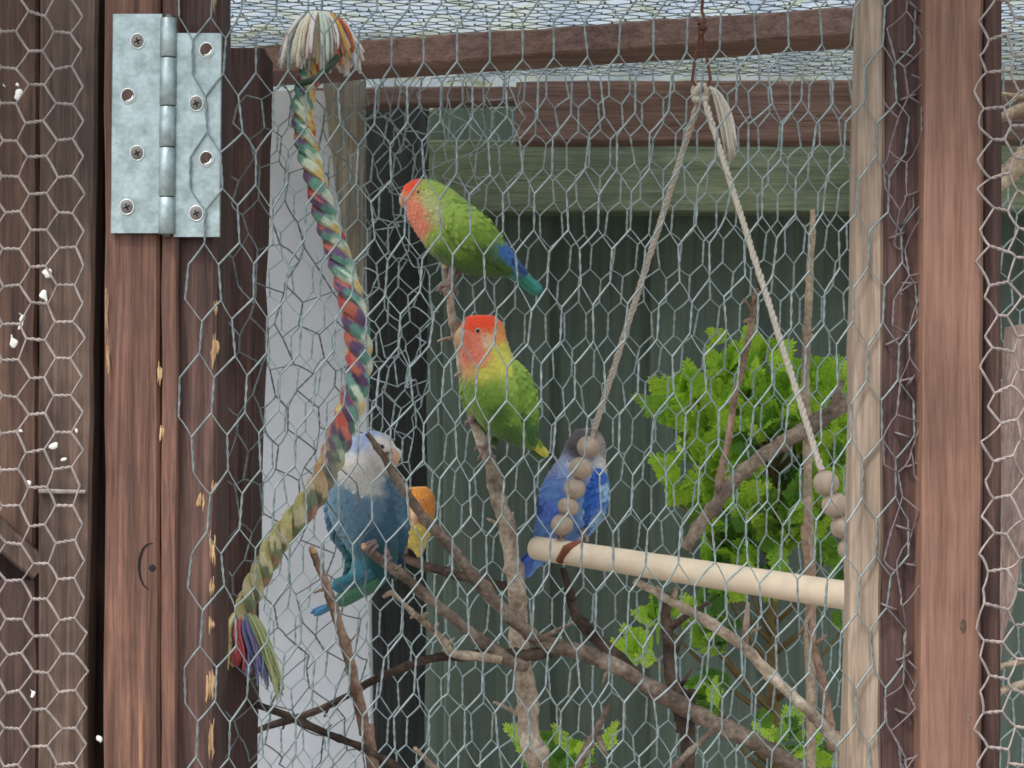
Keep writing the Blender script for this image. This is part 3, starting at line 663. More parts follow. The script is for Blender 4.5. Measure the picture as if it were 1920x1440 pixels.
for s in range(3):
    pts = []; rr3 = []
    for i in range(NS):
        th = s * 2 * math.pi / 3 - arc[i] / LAY * 2 * math.pi
        t, a, b = frames[i]
        pts.append(cen[i] + (a * math.cos(th) + b * math.sin(th)) * rads[i] * 0.54)
        rr3.append(rads[i] * 0.50 * (1 + 0.08 * nz(pts[-1], 150, s)))
    def md(i, th): return 1 + 0.075 * math.cos(6 * th + arc[i] / LAY * 2 * math.pi * 2.0)
    def cf(i, th, s=s):
        yarn = math.floor((6 * th + arc[i] / LAY * 4 * math.pi) / (2 * math.pi))     # which yarn of the strand
        f = ((s / 3 - arc[i] / LAY) * 6 + 0.55 * math.sin(yarn * 2.4) + arc[i] / 0.13 + s * 0.8 + 0.9 * nz(cen[i], 28, 4)) % 6
        k = int(f); g_ = f - k; low = max(0.0, min(1.0, (i / NS - 0.62) / 0.16)); k2 = (k + 1) % 6
        h = max(0, min(1, (g_ - 0.75) / 0.25)); v = 1 + 0.12 * math.sin(yarn * 5.1)
        return tuple(v * ((PAL[k][c] * (1 - low) + PAL2[k][c] * low) * (1 - h) + (PAL[k2][c] * (1 - low) + PAL2[k2][c] * low) * h) for c in range(3))
    m_ = MB(); m_.tube(pts, rr3, 30, col=cf, wob=0.06, mod=md); m_.build('rope_strand', M['rope'], rope)
    hz = MB(); rq = random.Random(s + 60)     # stray cotton hairs
    for k in range(90):
        i = rq.randrange(4, NS - 4); d_ = Vector((rq.gauss(0, 1), rq.gauss(0, 1) - 0.4, rq.gauss(0, 1))).normalized(); p0_ = pts[i] + d_ * rr3[i] * 0.9
        hz.tube([p0_, p0_ + d_ * 0.002 + Vector((0, 0, -0.0004)), p0_ + d_ * 0.0034 + Vector((rq.gauss(0, .001), 0, -0.0016))], [0.00022, 0.0002, 0.0001], 4, col=cf(i, 0))
    tag(hz.build('stray_fibres', M['rope'], rope), kind='stuff')
def fibre(m_, pts, r, col):
    sm = catmull([tuple(p) for p in pts], 9)
    m_.tube([Vector(p) for p in sm], [r, r, r * 1.05, r * 1.1, r * 1.1, r * 1.1, r * 1.05, r, r * 0.7], 5, col=col)
tz = thing
m_ = MB(); c0 = P(599, 46, 1.25); rnd = random.Random(3)
cols = [lin(236, 230, 222)] * 7 + [lin(226, 192, 186), lin(220, 206, 170), lin(206, 216, 196), lin(208, 168, 160), lin(184, 190, 200), lin(226, 206, 200)]
for k in range(170):
    th = rnd.uniform(0, 2 * math.pi); sp_ = rnd.uniform(0.3, 1.0) ** 0.6; Rr = 0.0285 * sp_
    dx, dy = math.cos(th) * Rr, math.sin(th) * Rr; H = rnd.uniform(0.022, 0.036) * (1.1 - 0.2 * sp_); up = 0.0085 * (1.25 - sp_ * 0.5)
    p = [c0 + Vector((dx * 0.05, dy * 0.05, -0.004)), c0 + Vector((dx * 0.22, dy * 0.22, up)), c0 + Vector((dx * 0.62, dy * 0.62, up * 0.55 - H * 0.10)), c0 + Vector((dx * 0.92, dy * 0.92, -H * 0.5)), c0 + Vector((dx * rnd.uniform(0.92, 1.15), dy, -H * rnd.uniform(0.9, 1.1)))]
    col = rnd.choice(cols)
    if dx > 0.008 and rnd.random() < 0.16: col = rnd.choice([lin(196, 96, 70), lin(208, 160, 84), lin(206, 120, 96)])
    fibre(m_, p, rnd.uniform(0.0010, 0.0017), col)
tag(m_.build('top_tassel', M['rope'], rope), kind='stuff')
m_ = MB(); c0 = P(452, 1160, 1.21)
for k in range(130):
    f = rnd.random(); x = (f - 0.42) * 2
    col = rnd.choice([lin(226, 214, 132), lin(228, 222, 196)]) if f < 0.24 else rnd.choice([lin(206, 96, 96), lin(216, 130, 120), lin(196, 84, 92)]) if f < 0.52 else rnd.choice([lin(148, 118, 158), lin(126, 128, 172), lin(150, 164, 190)]) if f < 0.84 else rnd.choice([lin(160, 168, 110), lin(186, 190, 140)])
    L = rnd.uniform(0.026, 0.042) * (0.8 + 0.5 * max(0, x)); yy = rnd.uniform(-0.011, 0.011)
    p = [c0 + Vector((x * 0.006, yy * 0.5, 0.004)), c0 + Vector((x * 0.014 - 0.001, yy, -0.008)), c0 + Vector((x * 0.019 + 0.002 * rnd.random(), yy, -L * 0.6)), c0 + Vector((x * 0.024 + rnd.uniform(-.003, .004), yy * 1.2, -L))]
    fibre(m_, p, rnd.uniform(0.0006, 0.0011), col)
tag(m_.build('bottom_tassel', M['rope'], rope), kind='stuff')
m_ = MB(); m_.tube([P(599, 60, 1.25), P(603, 20, 1.26), P(606, -20, 1.265), Vector((P(606, -40, 1.27).x, 1.27, ROOFZ + 0.004))], 0.0009, 6); m_.build('hanging_loop', M['wire'], rope)
m_ = MB(); m_.tube([P(560, 158, 1.235), P(590, 150, 1.225), P(622, 120, 1.228), P(640, 100, 1.24), P(622, 96, 1.265), P(590, 130, 1.27)], 0.0024, 7); m_.build('tie_cord', simple('dark_green_cord', lin(70, 86, 74), 0.9), rope)

# ------------------------------------------------------------------ swing
swing = thing('bird_swing', 'wooden dowel swing hung on cords threaded with round beads', 'swing')
PL, PR = P(1002, 1027, 1.42), P(1660, 1128, 1.15)
ax = (PR - PL)
m_ = MB(); nn = 40; R0 = 0.0096
pts = [PL + ax * (k / nn) for k in range(nn + 1)]
rad = [R0 * (0.55 if k == 0 else 0.97 if k == 1 else 1.0) * (1 + 0.015 * nz(pts[k], 60)) for k in range(nn + 1)]
pts[0] = PL - ax.normalized() * 0.0; pts[1] = PL + ax.normalized() * 0.0022
m_.tube(pts, rad, 24, wob=0.02); m_.build('dowel_perch', M['dowel'], swing)
apex = P(1316, 172, 1.285)
def twisted(p, q, r, mat, name, turns_len=0.014, sag=0.0):
    m_ = MB()
    L = (q - p).length; n = max(10, int(L / 0.0022)); ax_ = (q - p) / L; u = ax_.cross(Vector((0, 1, 0))).normalized(); v = ax_.cross(u)
    o = bpy.data.objects.new(name, None); 
    for s in range(3):
        pts = []
        for i in range(n + 1):
            f = i / n; th = s * 2.094 + f * L / turns_len * 6.283
            b = p + (q - p) * f + Vector((0, 0, -sag * math.sin(math.pi * f))) + (u * nz((f * 9, s, 0), 1, 3) * 0.0006)
            pts.append(b + (u * math.cos(th) + v * math.sin(th)) * r * 0.48)
        mm = MB(); mm.tube(pts, r * 0.58, 6)
        off = len(m_.v); m_.v += mm.v; m_.c += mm.c; m_.f += [tuple(i + off for i in f) for f in mm.f]
    return m_.build(name, mat, swing)
LB = [(1103, 838, 22), (1089, 878, 22), (1077, 916, 21), (1066, 950, 20), (1054, 984, 22)]
RB = [(1549, 906, 25), (1566, 947, 25), (1581, 988, 24), (1594, 1030, 24), (1606, 1070, 24)]
dl = 1.39; dr = 1.165
twisted(apex, P(1114, 806, 1.385), 0.0025, M['cordgrey'], 'cord')
twisted(apex, P(1541, 884, dr), 0.0023, M['cord'], 'cord')
twisted(P(1114, 806, 1.385), P(1048, 1022, 1.398), 0.0015, M['cordgrey'], 'cord')
twisted(P(1541, 884, dr), P(1618, 1118, dr), 0.0015, M['cord'], 'cord')
for bl, d in ((LB, dl), (RB, dr)):
    for (x, y, r) in bl:
        m_ = MB(); m_.sphere(P(x, y, d), r * d / FPX, 20, 14, sz=random.uniform(0.88, 0.98), sx=random.uniform(0.97, 1.05), rot=Matrix.Rotation(random.uniform(-.3, .3), 3, 'Y')); m_.build('bead', M['bead'], swing)
# knot under the perch: a twist of reddish leather cord
m_ = MB(); m_.tube([P(1050, 1052, 1.385), P(1062, 1030, 1.376), P(1080, 1020, 1.375), P(1092, 1016, 1.377)], [0.003, 0.0042, 0.003, 0.001], 8, wob=0.3); m_.build('leather_knot', simple('red_brown_leather', lin(128, 72, 50), 0.7), swing)
m_ = MB(); pts = []
for k in range(60):
    a = k / 59 * 2 * math.pi * 3; pts.append(apex + Vector((math.sin(a) * 0.0042 - 0.001, math.cos(a * 1.31) * 0.004, math.cos(a * 0.87 + 1) * 0.0055 - 0.001)))
m_.tube(pts, 0.0024, 7, wob=0.15); m_.build('knot', M['cord'], swing)
m_ = MB()
for k in range(70):
    x = rnd.uniform(-1, 1); yy = rnd.uniform(-0.003, 0.003); L = rnd.uniform(0.75, 1.0) * (1 - 0.12 * abs(x))
    p = [apex + Vector((0.003, yy, 0.004)), apex + Vector((0.010 + x * 0.0025, yy - 0.003, -0.002)), apex + Vector((0.0165 + x * 0.0048, yy - 0.004, -0.024 * L)), apex + Vector((0.0205 + x * 0.0042, yy - 0.004, -0.052 * L))]
    fibre(m_, p, rnd.uniform(0.0005, 0.0009), rnd.choice([lin(206, 196, 184), lin(216, 208, 198), lin(192, 180, 168)]))
tag(m_.build('frayed_end', M['rope'], swing), kind='stuff')
hook = thing('rusty_hanging_wire', 'rusty twisted wire hanger hooked above the swing knot', 'wire')
m_ = MB(); m_.tube([Vector((P(1318, -30, 1.285).x, 1.285, ROOFZ + 0.002)), P(1319, -20, 1.285), P(1316, 20, 1.285), P(1322, 42, 1.283), P(1310, 52, 1.281), P(1312, 70, 1.284), P(1303, 110, 1.285), P(1298, 152, 1.285), P(1310, 166, 1.28), P(1326, 162, 1.28), P(1332, 148, 1.285), P(1324, 100, 1.285), P(1316, 66, 1.287), P(1324, 54, 1.282), P(1314, 44, 1.281)], 0.0012, 7); m_.build('bent_wire', M['rust'], hook)
m_ = MB(); pts = [P(1316 + 7 * math.cos(a), 56 - 14 * a / 12, 1.284) + Vector((0, 0.0026 * math.sin(a), 0)) for a in [k * 0.5 for k in range(26)]]
m_.tube(pts, 0.0009, 6); m_.build('wire_wrap', M['rust'], hook)

# ------------------------------------------------------------------ lovebirds
def paint(blobs, px, py, sharp=2.2):
    ws = 0; c = [0, 0, 0]
    for (x, y, r, col) in blobs:
        dd = ((px - x) ** 2 + (py - y) ** 2) / (r * r)
        wgt = 1.0 / (dd ** sharp + 1e-4); ws += wgt
        for k in range(3): c[k] += wgt * col[k]
    return tuple(k / ws for k in c)
def bird(label, d, spine, blobs, wings=(), tail=(), eye=None, beak=None, feet=(), lat=0.92, group='lovebirds in the aviary', seed=0, face=None):
    """spine: (px, py, distance offset, half width px) from the face to the tail root, in the bird's own plane"""
    root = thing('lovebird', label, 'bird')
    sm = catmull(spine, 64); m_ = MB(); rings = []; nr = 26
    for i, (x, y, dd, r) in enumerate(sm):
        a = sm[max(i - 1, 0)]; b = sm[min(i + 1, 63)]
        T = (P(b[0], b[1], d + b[2]) - P(a[0], a[1], d + a[2])).normalized()
        Lt = Vector((0, 1, 0)); Lt = (Lt - T * Lt.dot(T)).normalized(); Nn = T.cross(Lt).normalized()
        c = P(x, y, d + dd); rr4 = max(0.3, r) * d / FPX; ring = []
        for k in range(nr):
            th = 2 * math.pi * k / nr
            q = c + Nn * math.cos(th) * rr4 + Lt * math.sin(th) * rr4 * lat
            q += (q - c) * (0.03 * nz(q, 130, seed) + 0.025 * nz(q, 420, seed + 2))
            px = 960 + q.x / q.y * FPX; py = 720 - (q.z - CAMZ) / q.y * FPX
            wob = 8 * nz(q, 160, seed + 5); wob2 = 8 * nz(q, 160, seed + 6)
            ring.append(m_.vert(q, paint(blobs, px + wob, py + wob2)))
        rings.append(ring)
    for i in range(63):
        for k in range(nr):
            m_.f.append((rings[i][k], rings[i + 1][k], rings[i + 1][(k + 1) % nr], rings[i][(k + 1) % nr]))
    m_.f.append(tuple(rings[0])); m_.f.append(tuple(reversed(rings[-1])))
    body = m_.build('body', M['feather'], root)
    plumage(m_, rings, body, 0.0040, seed + 40, head=True)
    bvh = BVHTree.FromPolygons([Vector(v) for v in m_.v], m_.f)
    def hit(px, py):
        o = Vector((0, 0, CAMZ)); dr_ = (P(px, py, 1.0) - o).normalized()
        h = bvh.ray_cast(o, dr_)
        return h[0] if h[0] is not None else P(px, py, d)
    def far(q):   # mirrored to the bird's other side
        return Vector((q.x * (2 * d - q.y) / q.y, 2 * d - q.y, CAMZ + (q.z - CAMZ) * (2 * d - q.y) / q.y))
    if eye:
        for (ex, ey, er) in eye:
            h = hit(ex, ey); R_ = er * d / FPX
            for q in (h, far(h)):
                m2 = MB(); m2.sphere(q, R_, 14, 10, sy=0.7); e = m2.build('eye', M['eye'], root)
                m2 = MB(); ring = [q + Vector((math.cos(t) * R_ * 1.15, (-0.0004 if q.y < d else 0.0004), math.sin(t) * R_ * 1.15)) for t in [2 * math.pi * k / 16 for k in range(17)]]
                m2.tube(ring, R_ * 0.2, 6, cap=False); m2.build('eye_ring', M['eyering'], e)
    if beak:
        m2 = MB(); sm2 = catmull([(x, y, dd, r) for (x, y, dd, r) in beak], 12)
        m2.tube([P(x, y, d + dd) for x, y, dd, r in sm2], [max(0.0003, r * d / FPX) for x, y, dd, r in sm2], 12); m2.build('beak', M['beak'], root)
    for wg in wings:
        m2 = MB(); sm3 = catmull(wg['line'], 26); rings = []; th_ = wg.get('thick', 0.22)
        for i, (x, y, dd, r) in enumerate(sm3):
            a = sm3[max(i - 1, 0)]; b = sm3[min(i + 1, 25)]
            T = (P(b[0], b[1], d + b[2]) - P(a[0], a[1], d + a[2])).normalized()
            Lt = Vector(wg.get('normal', (0, 1, 0))); Lt = (Lt - T * Lt.dot(T)).normalized(); Nn = T.cross(Lt).normalized()
            c = P(x, y, d + dd); rr4 = max(0.4, r) * d / FPX; ring = []
            for k in range(16):
                t2 = 2 * math.pi * k / 16
                q = c + Nn * math.cos(t2) * rr4 + Lt * math.sin(t2) * rr4 * th_
                q += Lt * 0.0006 * math.sin(i * 2.0 + math.cos(t2) * 3)
                px = 960 + q.x / q.y * FPX; py = 720 - (q.z - CAMZ) / q.y * FPX
                ring.append(m2.vert(q, paint(wg['blobs'], px + 5 * nz(q, 200, 3), py + 5 * nz(q, 200, 4))))
            rings.append(ring)
        for i in range(25):
            for k in range(16): m2.f.append((rings[i][k], rings[i + 1][k], rings[i + 1][(k + 1) % 16], rings[i][(k + 1) % 16]))
        m2.f.append(tuple(rings[0])); m2.f.append(tuple(reversed(rings[-1])))
        w_ = m2.build('wing', M['feather'], root)
        plumage(m2, rings, w_, 0.0055, 77)
        for (x1, y1, d1, x2, y2, d2, r, col) in wg.get('feathers', ()):
            feather('flight_feather', P(x1, y1, d + d1), P(x2, y2, d + d2), r * d / FPX, col, w_, wg.get('normal', (0, 1, 0)))
        if wg.get('mirror'):
            c = w_.copy(); c.data = w_.data.copy(); COL.objects.link(c); c.parent = root
            for v in c.data.vertices: v.co = far(v.co.copy())
            c.data.flip_normals()
    for (x1, y1, d1, x2, y2, d2, r, col) in tail:
        feather('tail_feather', P(x1, y1, d + d1), P(x2, y2, d + d2), r * d / FPX, col, root, (0, 1, 0.2))
    for ft in feet:
        # ft: hip (px,py,dd), ankle, list of toes (each list of points)
        leg = MB(); leg.tube([P(x, y, d + dd) for x, y, dd in ft['leg']], [r * d / FPX for r in (8, 5, 4.5)[:len(ft['leg'])]], 8, wob=0.2)
        lo = leg.build('leg', M['foot'], root)
        for toe in ft['toes']:
            tt = MB(); sm4 = catmull([(x, y, dd) for x, y, dd in toe], 9)
            tt.tube([P(x, y, d + dd) for x, y, dd in sm4], [d / FPX * r for r in (3.2, 3.5, 3.2, 3.4, 3.1, 3.1, 2.8, 1.9, 0.8)], 7, wob=0.15); tt.build('toe', M['foot'], lo)
    return root
def plumage(m_, rings, parent, size, seed, skip=2, head=False):
    """small overlapping contour feathers lying tailward on the surface"""
    f_ = MB(); rnd_ = random.Random(seed); n = len(rings); nr = len(rings[0])
    for i in range(2, n - 2):
        for k in range(nr):
            if (k + i) % skip: continue
            p = Vector(m_.v[rings[i][k]]); t = (Vector(m_.v[rings[i + 1][k]]) - Vector(m_.v[rings[i - 1][k]]))
            u = (Vector(m_.v[rings[i][(k + 1) % nr]]) - Vector(m_.v[rings[i][k - 1]]))
            if t.length < 1e-6 or u.length < 1e-6: continue
            hs_ = 0.5 + 0.5 * min(1.0, max(0.0, (i / n - 0.12) / 0.25)) if head else 1.0; sz_ = size * hs_
            if head and i < n * 0.10: continue
            wd = min(sz_ * 0.42, u.length * 0.55); t.normalize(); u.normalize(); nn = u.cross(t)
            cen_ = Vector((0, 0, 0))
            for q in rings[i]: cen_ += Vector(m_.v[q])
            if nn.dot(p - cen_ / nr) < 0: nn = -nn
            L = sz_ * rnd_.uniform(0.75, 1.2); t = (t + u * rnd_.uniform(-0.25, 0.25)).normalized(); g_ = rnd_.uniform(0.92, 1.09)
            c = tuple(q * g_ for q in m_.c[rings[i][k]]); c2 = c
            lift = rnd_.uniform(0.0001, 0.00042) * hs_
            ids = [f_.vert(p - nn * 0.0003, c2), f_.vert(p + t * L * 0.45 + u * wd + nn * lift * 0.3, c), f_.vert(p + t * L * 0.85 + u * wd * 0.55 + nn * lift, c), f_.vert(p + t * L + nn * lift * 1.2, c),
                   f_.vert(p + t * L * 0.85 - u * wd * 0.55 + nn * lift, c), f_.vert(p + t * L * 0.45 - u * wd + nn * lift * 0.3, c), f_.vert(p + t * L * 0.5 + nn * (lift * 0.8 + 0.0003), c)]
            for a in range(6): f_.f.append((ids[a], ids[(a + 1) % 6], ids[6]))
    return tag(f_.build('plumage', M['feather'], parent), kind='stuff')
def feather(name, a, b, r, col, parent, normal):
    m_ = MB(); ax_ = b - a; n = 12; Nn = Vector(normal); t = ax_.normalized(); Nn = (Nn - t * Nn.dot(t)).normalized(); S = t.cross(Nn)
    rows = []
    for i in range(n + 1):
        f = i / n; wd = r * (0.55 + 0.45 * math.sin(min(1, f * 1.25) * math.pi / 2)) * (1 if f < 0.8 else math.sqrt(max(0.02, 1 - ((f - 0.8) / 0.2) ** 2)))
        c = a + ax_ * f + Nn * 0.0008 * math.sin(f * 3)
        row = []
        for k, (e, h) in enumerate(((-1, 0.15), (-0.5, -0.06), (0, -0.16), (0.5, -0.06), (1, 0.15))):
            shade = 1.0 if k != 2 else 0.82
            row.append(m_.vert(c + S * e * wd + Nn * h * wd, tuple(q * shade for q in col)))
        for k, (e, h) in enumerate(((1, 0.19), (0, -0.10), (-1, 0.19))):
            row.append(m_.vert(c + S * e * wd * 0.98 + Nn * (h * wd + 0.0003), col))
        rows.append(row)
    for i in range(n):
        for k in range(8): m_.f.append((rows[i][k], rows[i + 1][k], rows[i + 1][(k + 1) % 8], rows[i][(k + 1) % 8]))
    m_.f.append(tuple(rows[0])); m_.f.append(tuple(reversed(rows[-1])))
    return m_.build(name, M['feather'], parent)

GRN = lin(124, 156, 62); GRN_D = lin(74, 108, 48); LIME = lin(150, 177, 78); ORG = lin(240, 78, 38); PNK = lin(240, 140, 112); CREAM = lin(190, 190, 130)
BLUE = lin(70, 118, 190); TEAL = lin(64, 144, 128); YEL = lin(214, 206, 92)
# top bird: side view, looking left and down
bird('green lovebird with an orange forehead perched side on at the top of the branch', 1.42,
     [(757, 352, 0, 6), (763, 355, 0, 17), (776, 362, 0, 31), (797, 378, 0, 46), (824, 405, 0, 55), (857, 440, 0, 61), (893, 468, 0, 52), (926, 487, 0, 36), (955, 502, 0, 20), (980, 520, 0, 9)],
     [(765, 345, 16, ORG), (776, 336, 12, ORG), (762, 385, 16, PNK), (780, 400, 18, PNK), (790, 430, 14, PNK), (806, 380, 18, CREAM), (815, 400, 16, CREAM), (800, 340, 16, LIME), (840, 360, 24, LIME), (815, 440, 16, LIME), (870, 390, 30, GRN), (900, 430, 30, GRN), (840, 490, 24, GRN_D), (880, 510, 24, GRN_D), (930, 500, 22, GRN_D), (860, 460, 24, GRN), (970, 515, 14, TEAL)],  # dark belly greens mix plumage colour with painted shade
     wings=[dict(line=[(838, 392, -0.021, 14), (862, 412, -0.0245, 33), (895, 440, -0.0245, 35), (930, 470, -0.018, 25), (960, 495, -0.011, 14), (985, 515, -0.007, 4)], thick=0.26, mirror=True,
                 blobs=[(850, 395, 20, LIME), (880, 405, 30, LIME), (880, 440, 26, GRN), (915, 440, 24, GRN), (905, 470, 22, GRN_D), (945, 470, 13, BLUE), (960, 490, 14, BLUE), (940, 495, 14, GRN_D)],
                 feathers=[(915, 452, -0.021, 975, 506, -0.010, 7, BLUE), (925, 456, -0.020, 990, 515, -0.009, 6, lin(52, 84, 140)), (905, 470, -0.022, 962, 508, -0.012, 8, GRN_D)])],
     tail=[(950, 492, -0.004, 1015, 548, -0.004, 9, TEAL), (950, 500, 0.0, 1008, 553, 0.002, 9, TEAL), (955, 495, 0.004, 1018, 546, 0.006, 8, lin(60, 120, 130))],
     eye=[(784, 360, 3.0)], beak=[(762, 364, 0, 9), (756, 371, 0, 8), (755, 383, 0, 5), (760, 391, 0, 1)],
     feet=[dict(leg=[(850, 500, -0.006), (845, 520, -0.008), (838, 536, -0.008)], toes=[[(838, 536, -0.008), (828, 534, -0.010), (824, 542, -0.004), (828, 550, 0.0)], [(838, 536, -0.008), (845, 530, -0.010), (852, 538, -0.006), (852, 548, 0.0)], [(838, 537, -0.008), (834, 545, -0.009), (836, 556, -0.006), (840, 562, 0)]]),
           dict(leg=[(862, 505, 0.008), (850, 522, 0.008), (842, 540, 0.006)], toes=[[(842, 540, 0.006), (830, 544, 0.008), (826, 552, 0.004)], [(842, 540, 0.006), (856, 544, 0.008), (856, 556, 0.004)], [(842, 541, 0.006), (846, 552, 0.008), (842, 562, 0.005)]])])
# middle bird: upright, face to the left
bird('green lovebird with an orange red crown clinging upright below the other green one', 1.385,
     [(903, 591, 0, 15), (903, 594, 0, 27), (903, 609, 0, 40), (905, 640, 0, 45), (914, 683, 0, 50), (931, 732, 0, 62), (950, 775, 0, 52), (970, 806, 0, 33), (986, 826, 0.002, 17), (998, 838, 0.004, 7)],
     [(885, 600, 18, ORG), (912, 600, 18, ORG), (880, 640, 20, PNK), (885, 668, 22, PNK), (905, 665, 16, PNK), (880, 694, 12, lin(226, 176, 110)), (915, 640, 12, lin(226, 190, 160)), (935, 625, 14, lin(228, 150, 80)), (935, 660, 18, YEL), (945, 690, 18, YEL), (905, 700, 16, YEL), (890, 735, 22, GRN), (970, 720, 24, LIME), (925, 740, 26, GRN), (935, 770, 22, GRN_D), (900, 770, 18, GRN), (975, 780, 24, GRN), (960, 810, 18, GRN_D)],
     wings=[dict(line=[(962, 678, -0.010, 8), (975, 710, -0.014, 20), (986, 755, -0.014, 24), (994, 795, -0.010, 16), (1002, 832, -0.004, 5)], thick=0.4,
                 blobs=[(965, 690, 20, LIME), (980, 720, 22, GRN), (990, 760, 20, GRN), (975, 780, 18, GRN_D), (1000, 810, 16, lin(70, 110, 60))],
                 feathers=[(985, 760, -0.016, 1004, 838, -0.006, 7, GRN_D)]),
            dict(line=[(884, 690, 0.016, 8), (880, 720, 0.020, 18), (890, 760, 0.020, 20), (915, 800, 0.018, 12), (930, 830, 0.014, 4)], thick=0.4,
                 blobs=[(885, 700, 20, LIME), (885, 750, 22, GRN), (900, 790, 20, GRN_D)])],
     tail=[(975, 810, 0.004, 1028, 856, 0.012, 9, YEL), (968, 812, 0.008, 1020, 860, 0.016, 9, GRN_D), (980, 805, 0.006, 1016, 842, 0.010, 9, GRN)],
     eye=[(896, 621, 4.2)], beak=[(868, 618, -0.016, 8), (860, 630, -0.018, 8), (861, 645, -0.018, 5), (866, 655, -0.017, 1)],
     feet=[dict(leg=[(925, 800, 0.0), (915, 825, 0.01), (908, 842, 0.018)], toes=[[(908, 842, 0.018), (895, 838, 0.016), (890, 848, 0.03)], [(908, 842, 0.018), (922, 836, 0.018), (930, 842, 0.036)], [(908, 843, 0.018), (900, 855, 0.017), (896, 864, 0.03)], [(908, 843, 0.018), (918, 852, 0.020), (930, 856, 0.036)]]),
           dict(leg=[(890, 770, 0.0), (885, 785, 0.012), (884, 792, 0.02)], toes=[[(884, 792, 0.02), (875, 790, 0.022), (872, 800, 0.04)], [(884, 792, 0.02), (896, 795, 0.02), (902, 802, 0.038)]])])
# blue and white bird, facing right, tail swept to the lower left
WHT = lin(236, 228, 222); BIB = lin(206, 200, 192); SLB = lin(98, 130, 152); SLB_D = lin(62, 96, 118); TL2 = lin(46, 92, 98); LAV = lin(168, 180, 216)
bird('slate blue lovebird with a white face looking past the slanting branch', 1.385,
     [(742, 838, -0.006, 8), (738, 842, -0.006, 24), (722, 848, -0.004, 40), (697, 860, 0, 54), (676, 896, 0, 60), (682, 948, 0, 67), (700, 998, 0, 60), (706, 1040, 0.004, 46), (690, 1075, 0.006, 36), (668, 1098, 0.008, 26), (646, 1116, 0.008, 14), (630, 1126, 0.008, 6)],
     [(735, 830, 18, WHT), (728, 868, 18, WHT), (712, 830, 12, WHT), (690, 814, 16, LAV), (720, 812, 8, LAV), (665, 835, 16, LAV), (668, 862, 18, WHT), (665, 892, 22, BIB), (700, 885, 22, BIB), (690, 915, 14, BIB), (640, 935, 22, SLB), (735, 905, 16, SLB), (690, 955, 26, SLB), (740, 960, 22, SLB_D), (650, 975, 20, SLB), (710, 1000, 22, SLB_D), (720, 1050, 26, TL2), (670, 1070, 22, lin(62, 126, 142)), (690, 1110, 16, lin(70, 116, 100)), (650, 1115, 16, lin(66, 112, 98))],
     wings=[dict(line=[(722, 905, -0.008, 10), (736, 940, -0.010, 24), (742, 990, -0.008, 26), (738, 1040, 0.0, 18), (728, 1080, 0.004, 6)], thick=0.4, normal=(0.3, 1, 0),
                 blobs=[(728, 910, 20, SLB), (745, 960, 22, SLB), (720, 980, 18, SLB_D), (745, 1010, 20, SLB_D), (740, 1060, 22, lin(38, 60, 84))],
                 feathers=[(740, 1000, -0.008, 752, 1072, 0.004, 9, lin(44, 70, 96)), (728, 1010, -0.006, 740, 1090, 0.008, 9, TL2)]),
            dict(line=[(640, 905, 0.014, 8), (628, 940, 0.018, 18), (636, 990, 0.018, 22), (660, 1040, 0.014, 16), (650, 1080, 0.01, 6)], thick=0.4,
                 blobs=[(630, 940, 20, SLB), (640, 990, 20, SLB_D), (655, 1050, 20, TL2)])],
     tail=[(700, 1075, -0.016, 622, 1104, -0.014, 15, lin(60, 118, 134)), (712, 1092, -0.012, 628, 1132, -0.012, 15, lin(78, 124, 98)), (700, 1095, -0.006, 612, 1138, -0.010, 11, lin(70, 128, 110)), (655, 1120, -0.002, 588, 1154, -0.008, 7, lin(84, 138, 176)), (650, 1124, 0.004, 582, 1150, -0.004, 6, lin(74, 128, 170))],
     eye=[(716, 838, 4.4)], beak=[(732, 846, -0.016, 9), (741, 855, -0.018, 8), (742, 868, -0.018, 5), (737, 876, -0.017, 1)],
     feet=[dict(leg=[(702, 1012, -0.012), (702, 1017, -0.026), (703, 1022, -0.035)], toes=[[(702, 1019, -0.036), (698, 1019, -0.0445), (690, 1027, -0.0445), (690, 1036, -0.040)], [(708, 1024, -0.036), (704, 1025, -0.0445), (697, 1034, -0.0445), (697, 1042, -0.040)], [(704, 1020, -0.036), (694, 1016, -0.041), (684, 1024, -0.042)]]),
           dict(leg=[(724, 1030, -0.012), (725, 1036, -0.024), (728, 1043, -0.033)], toes=[[(726, 1040, -0.034), (722, 1041, -0.044), (715, 1050, -0.044)], [(733, 1046, -0.034), (729, 1047, -0.044), (722, 1056, -0.044)]])])
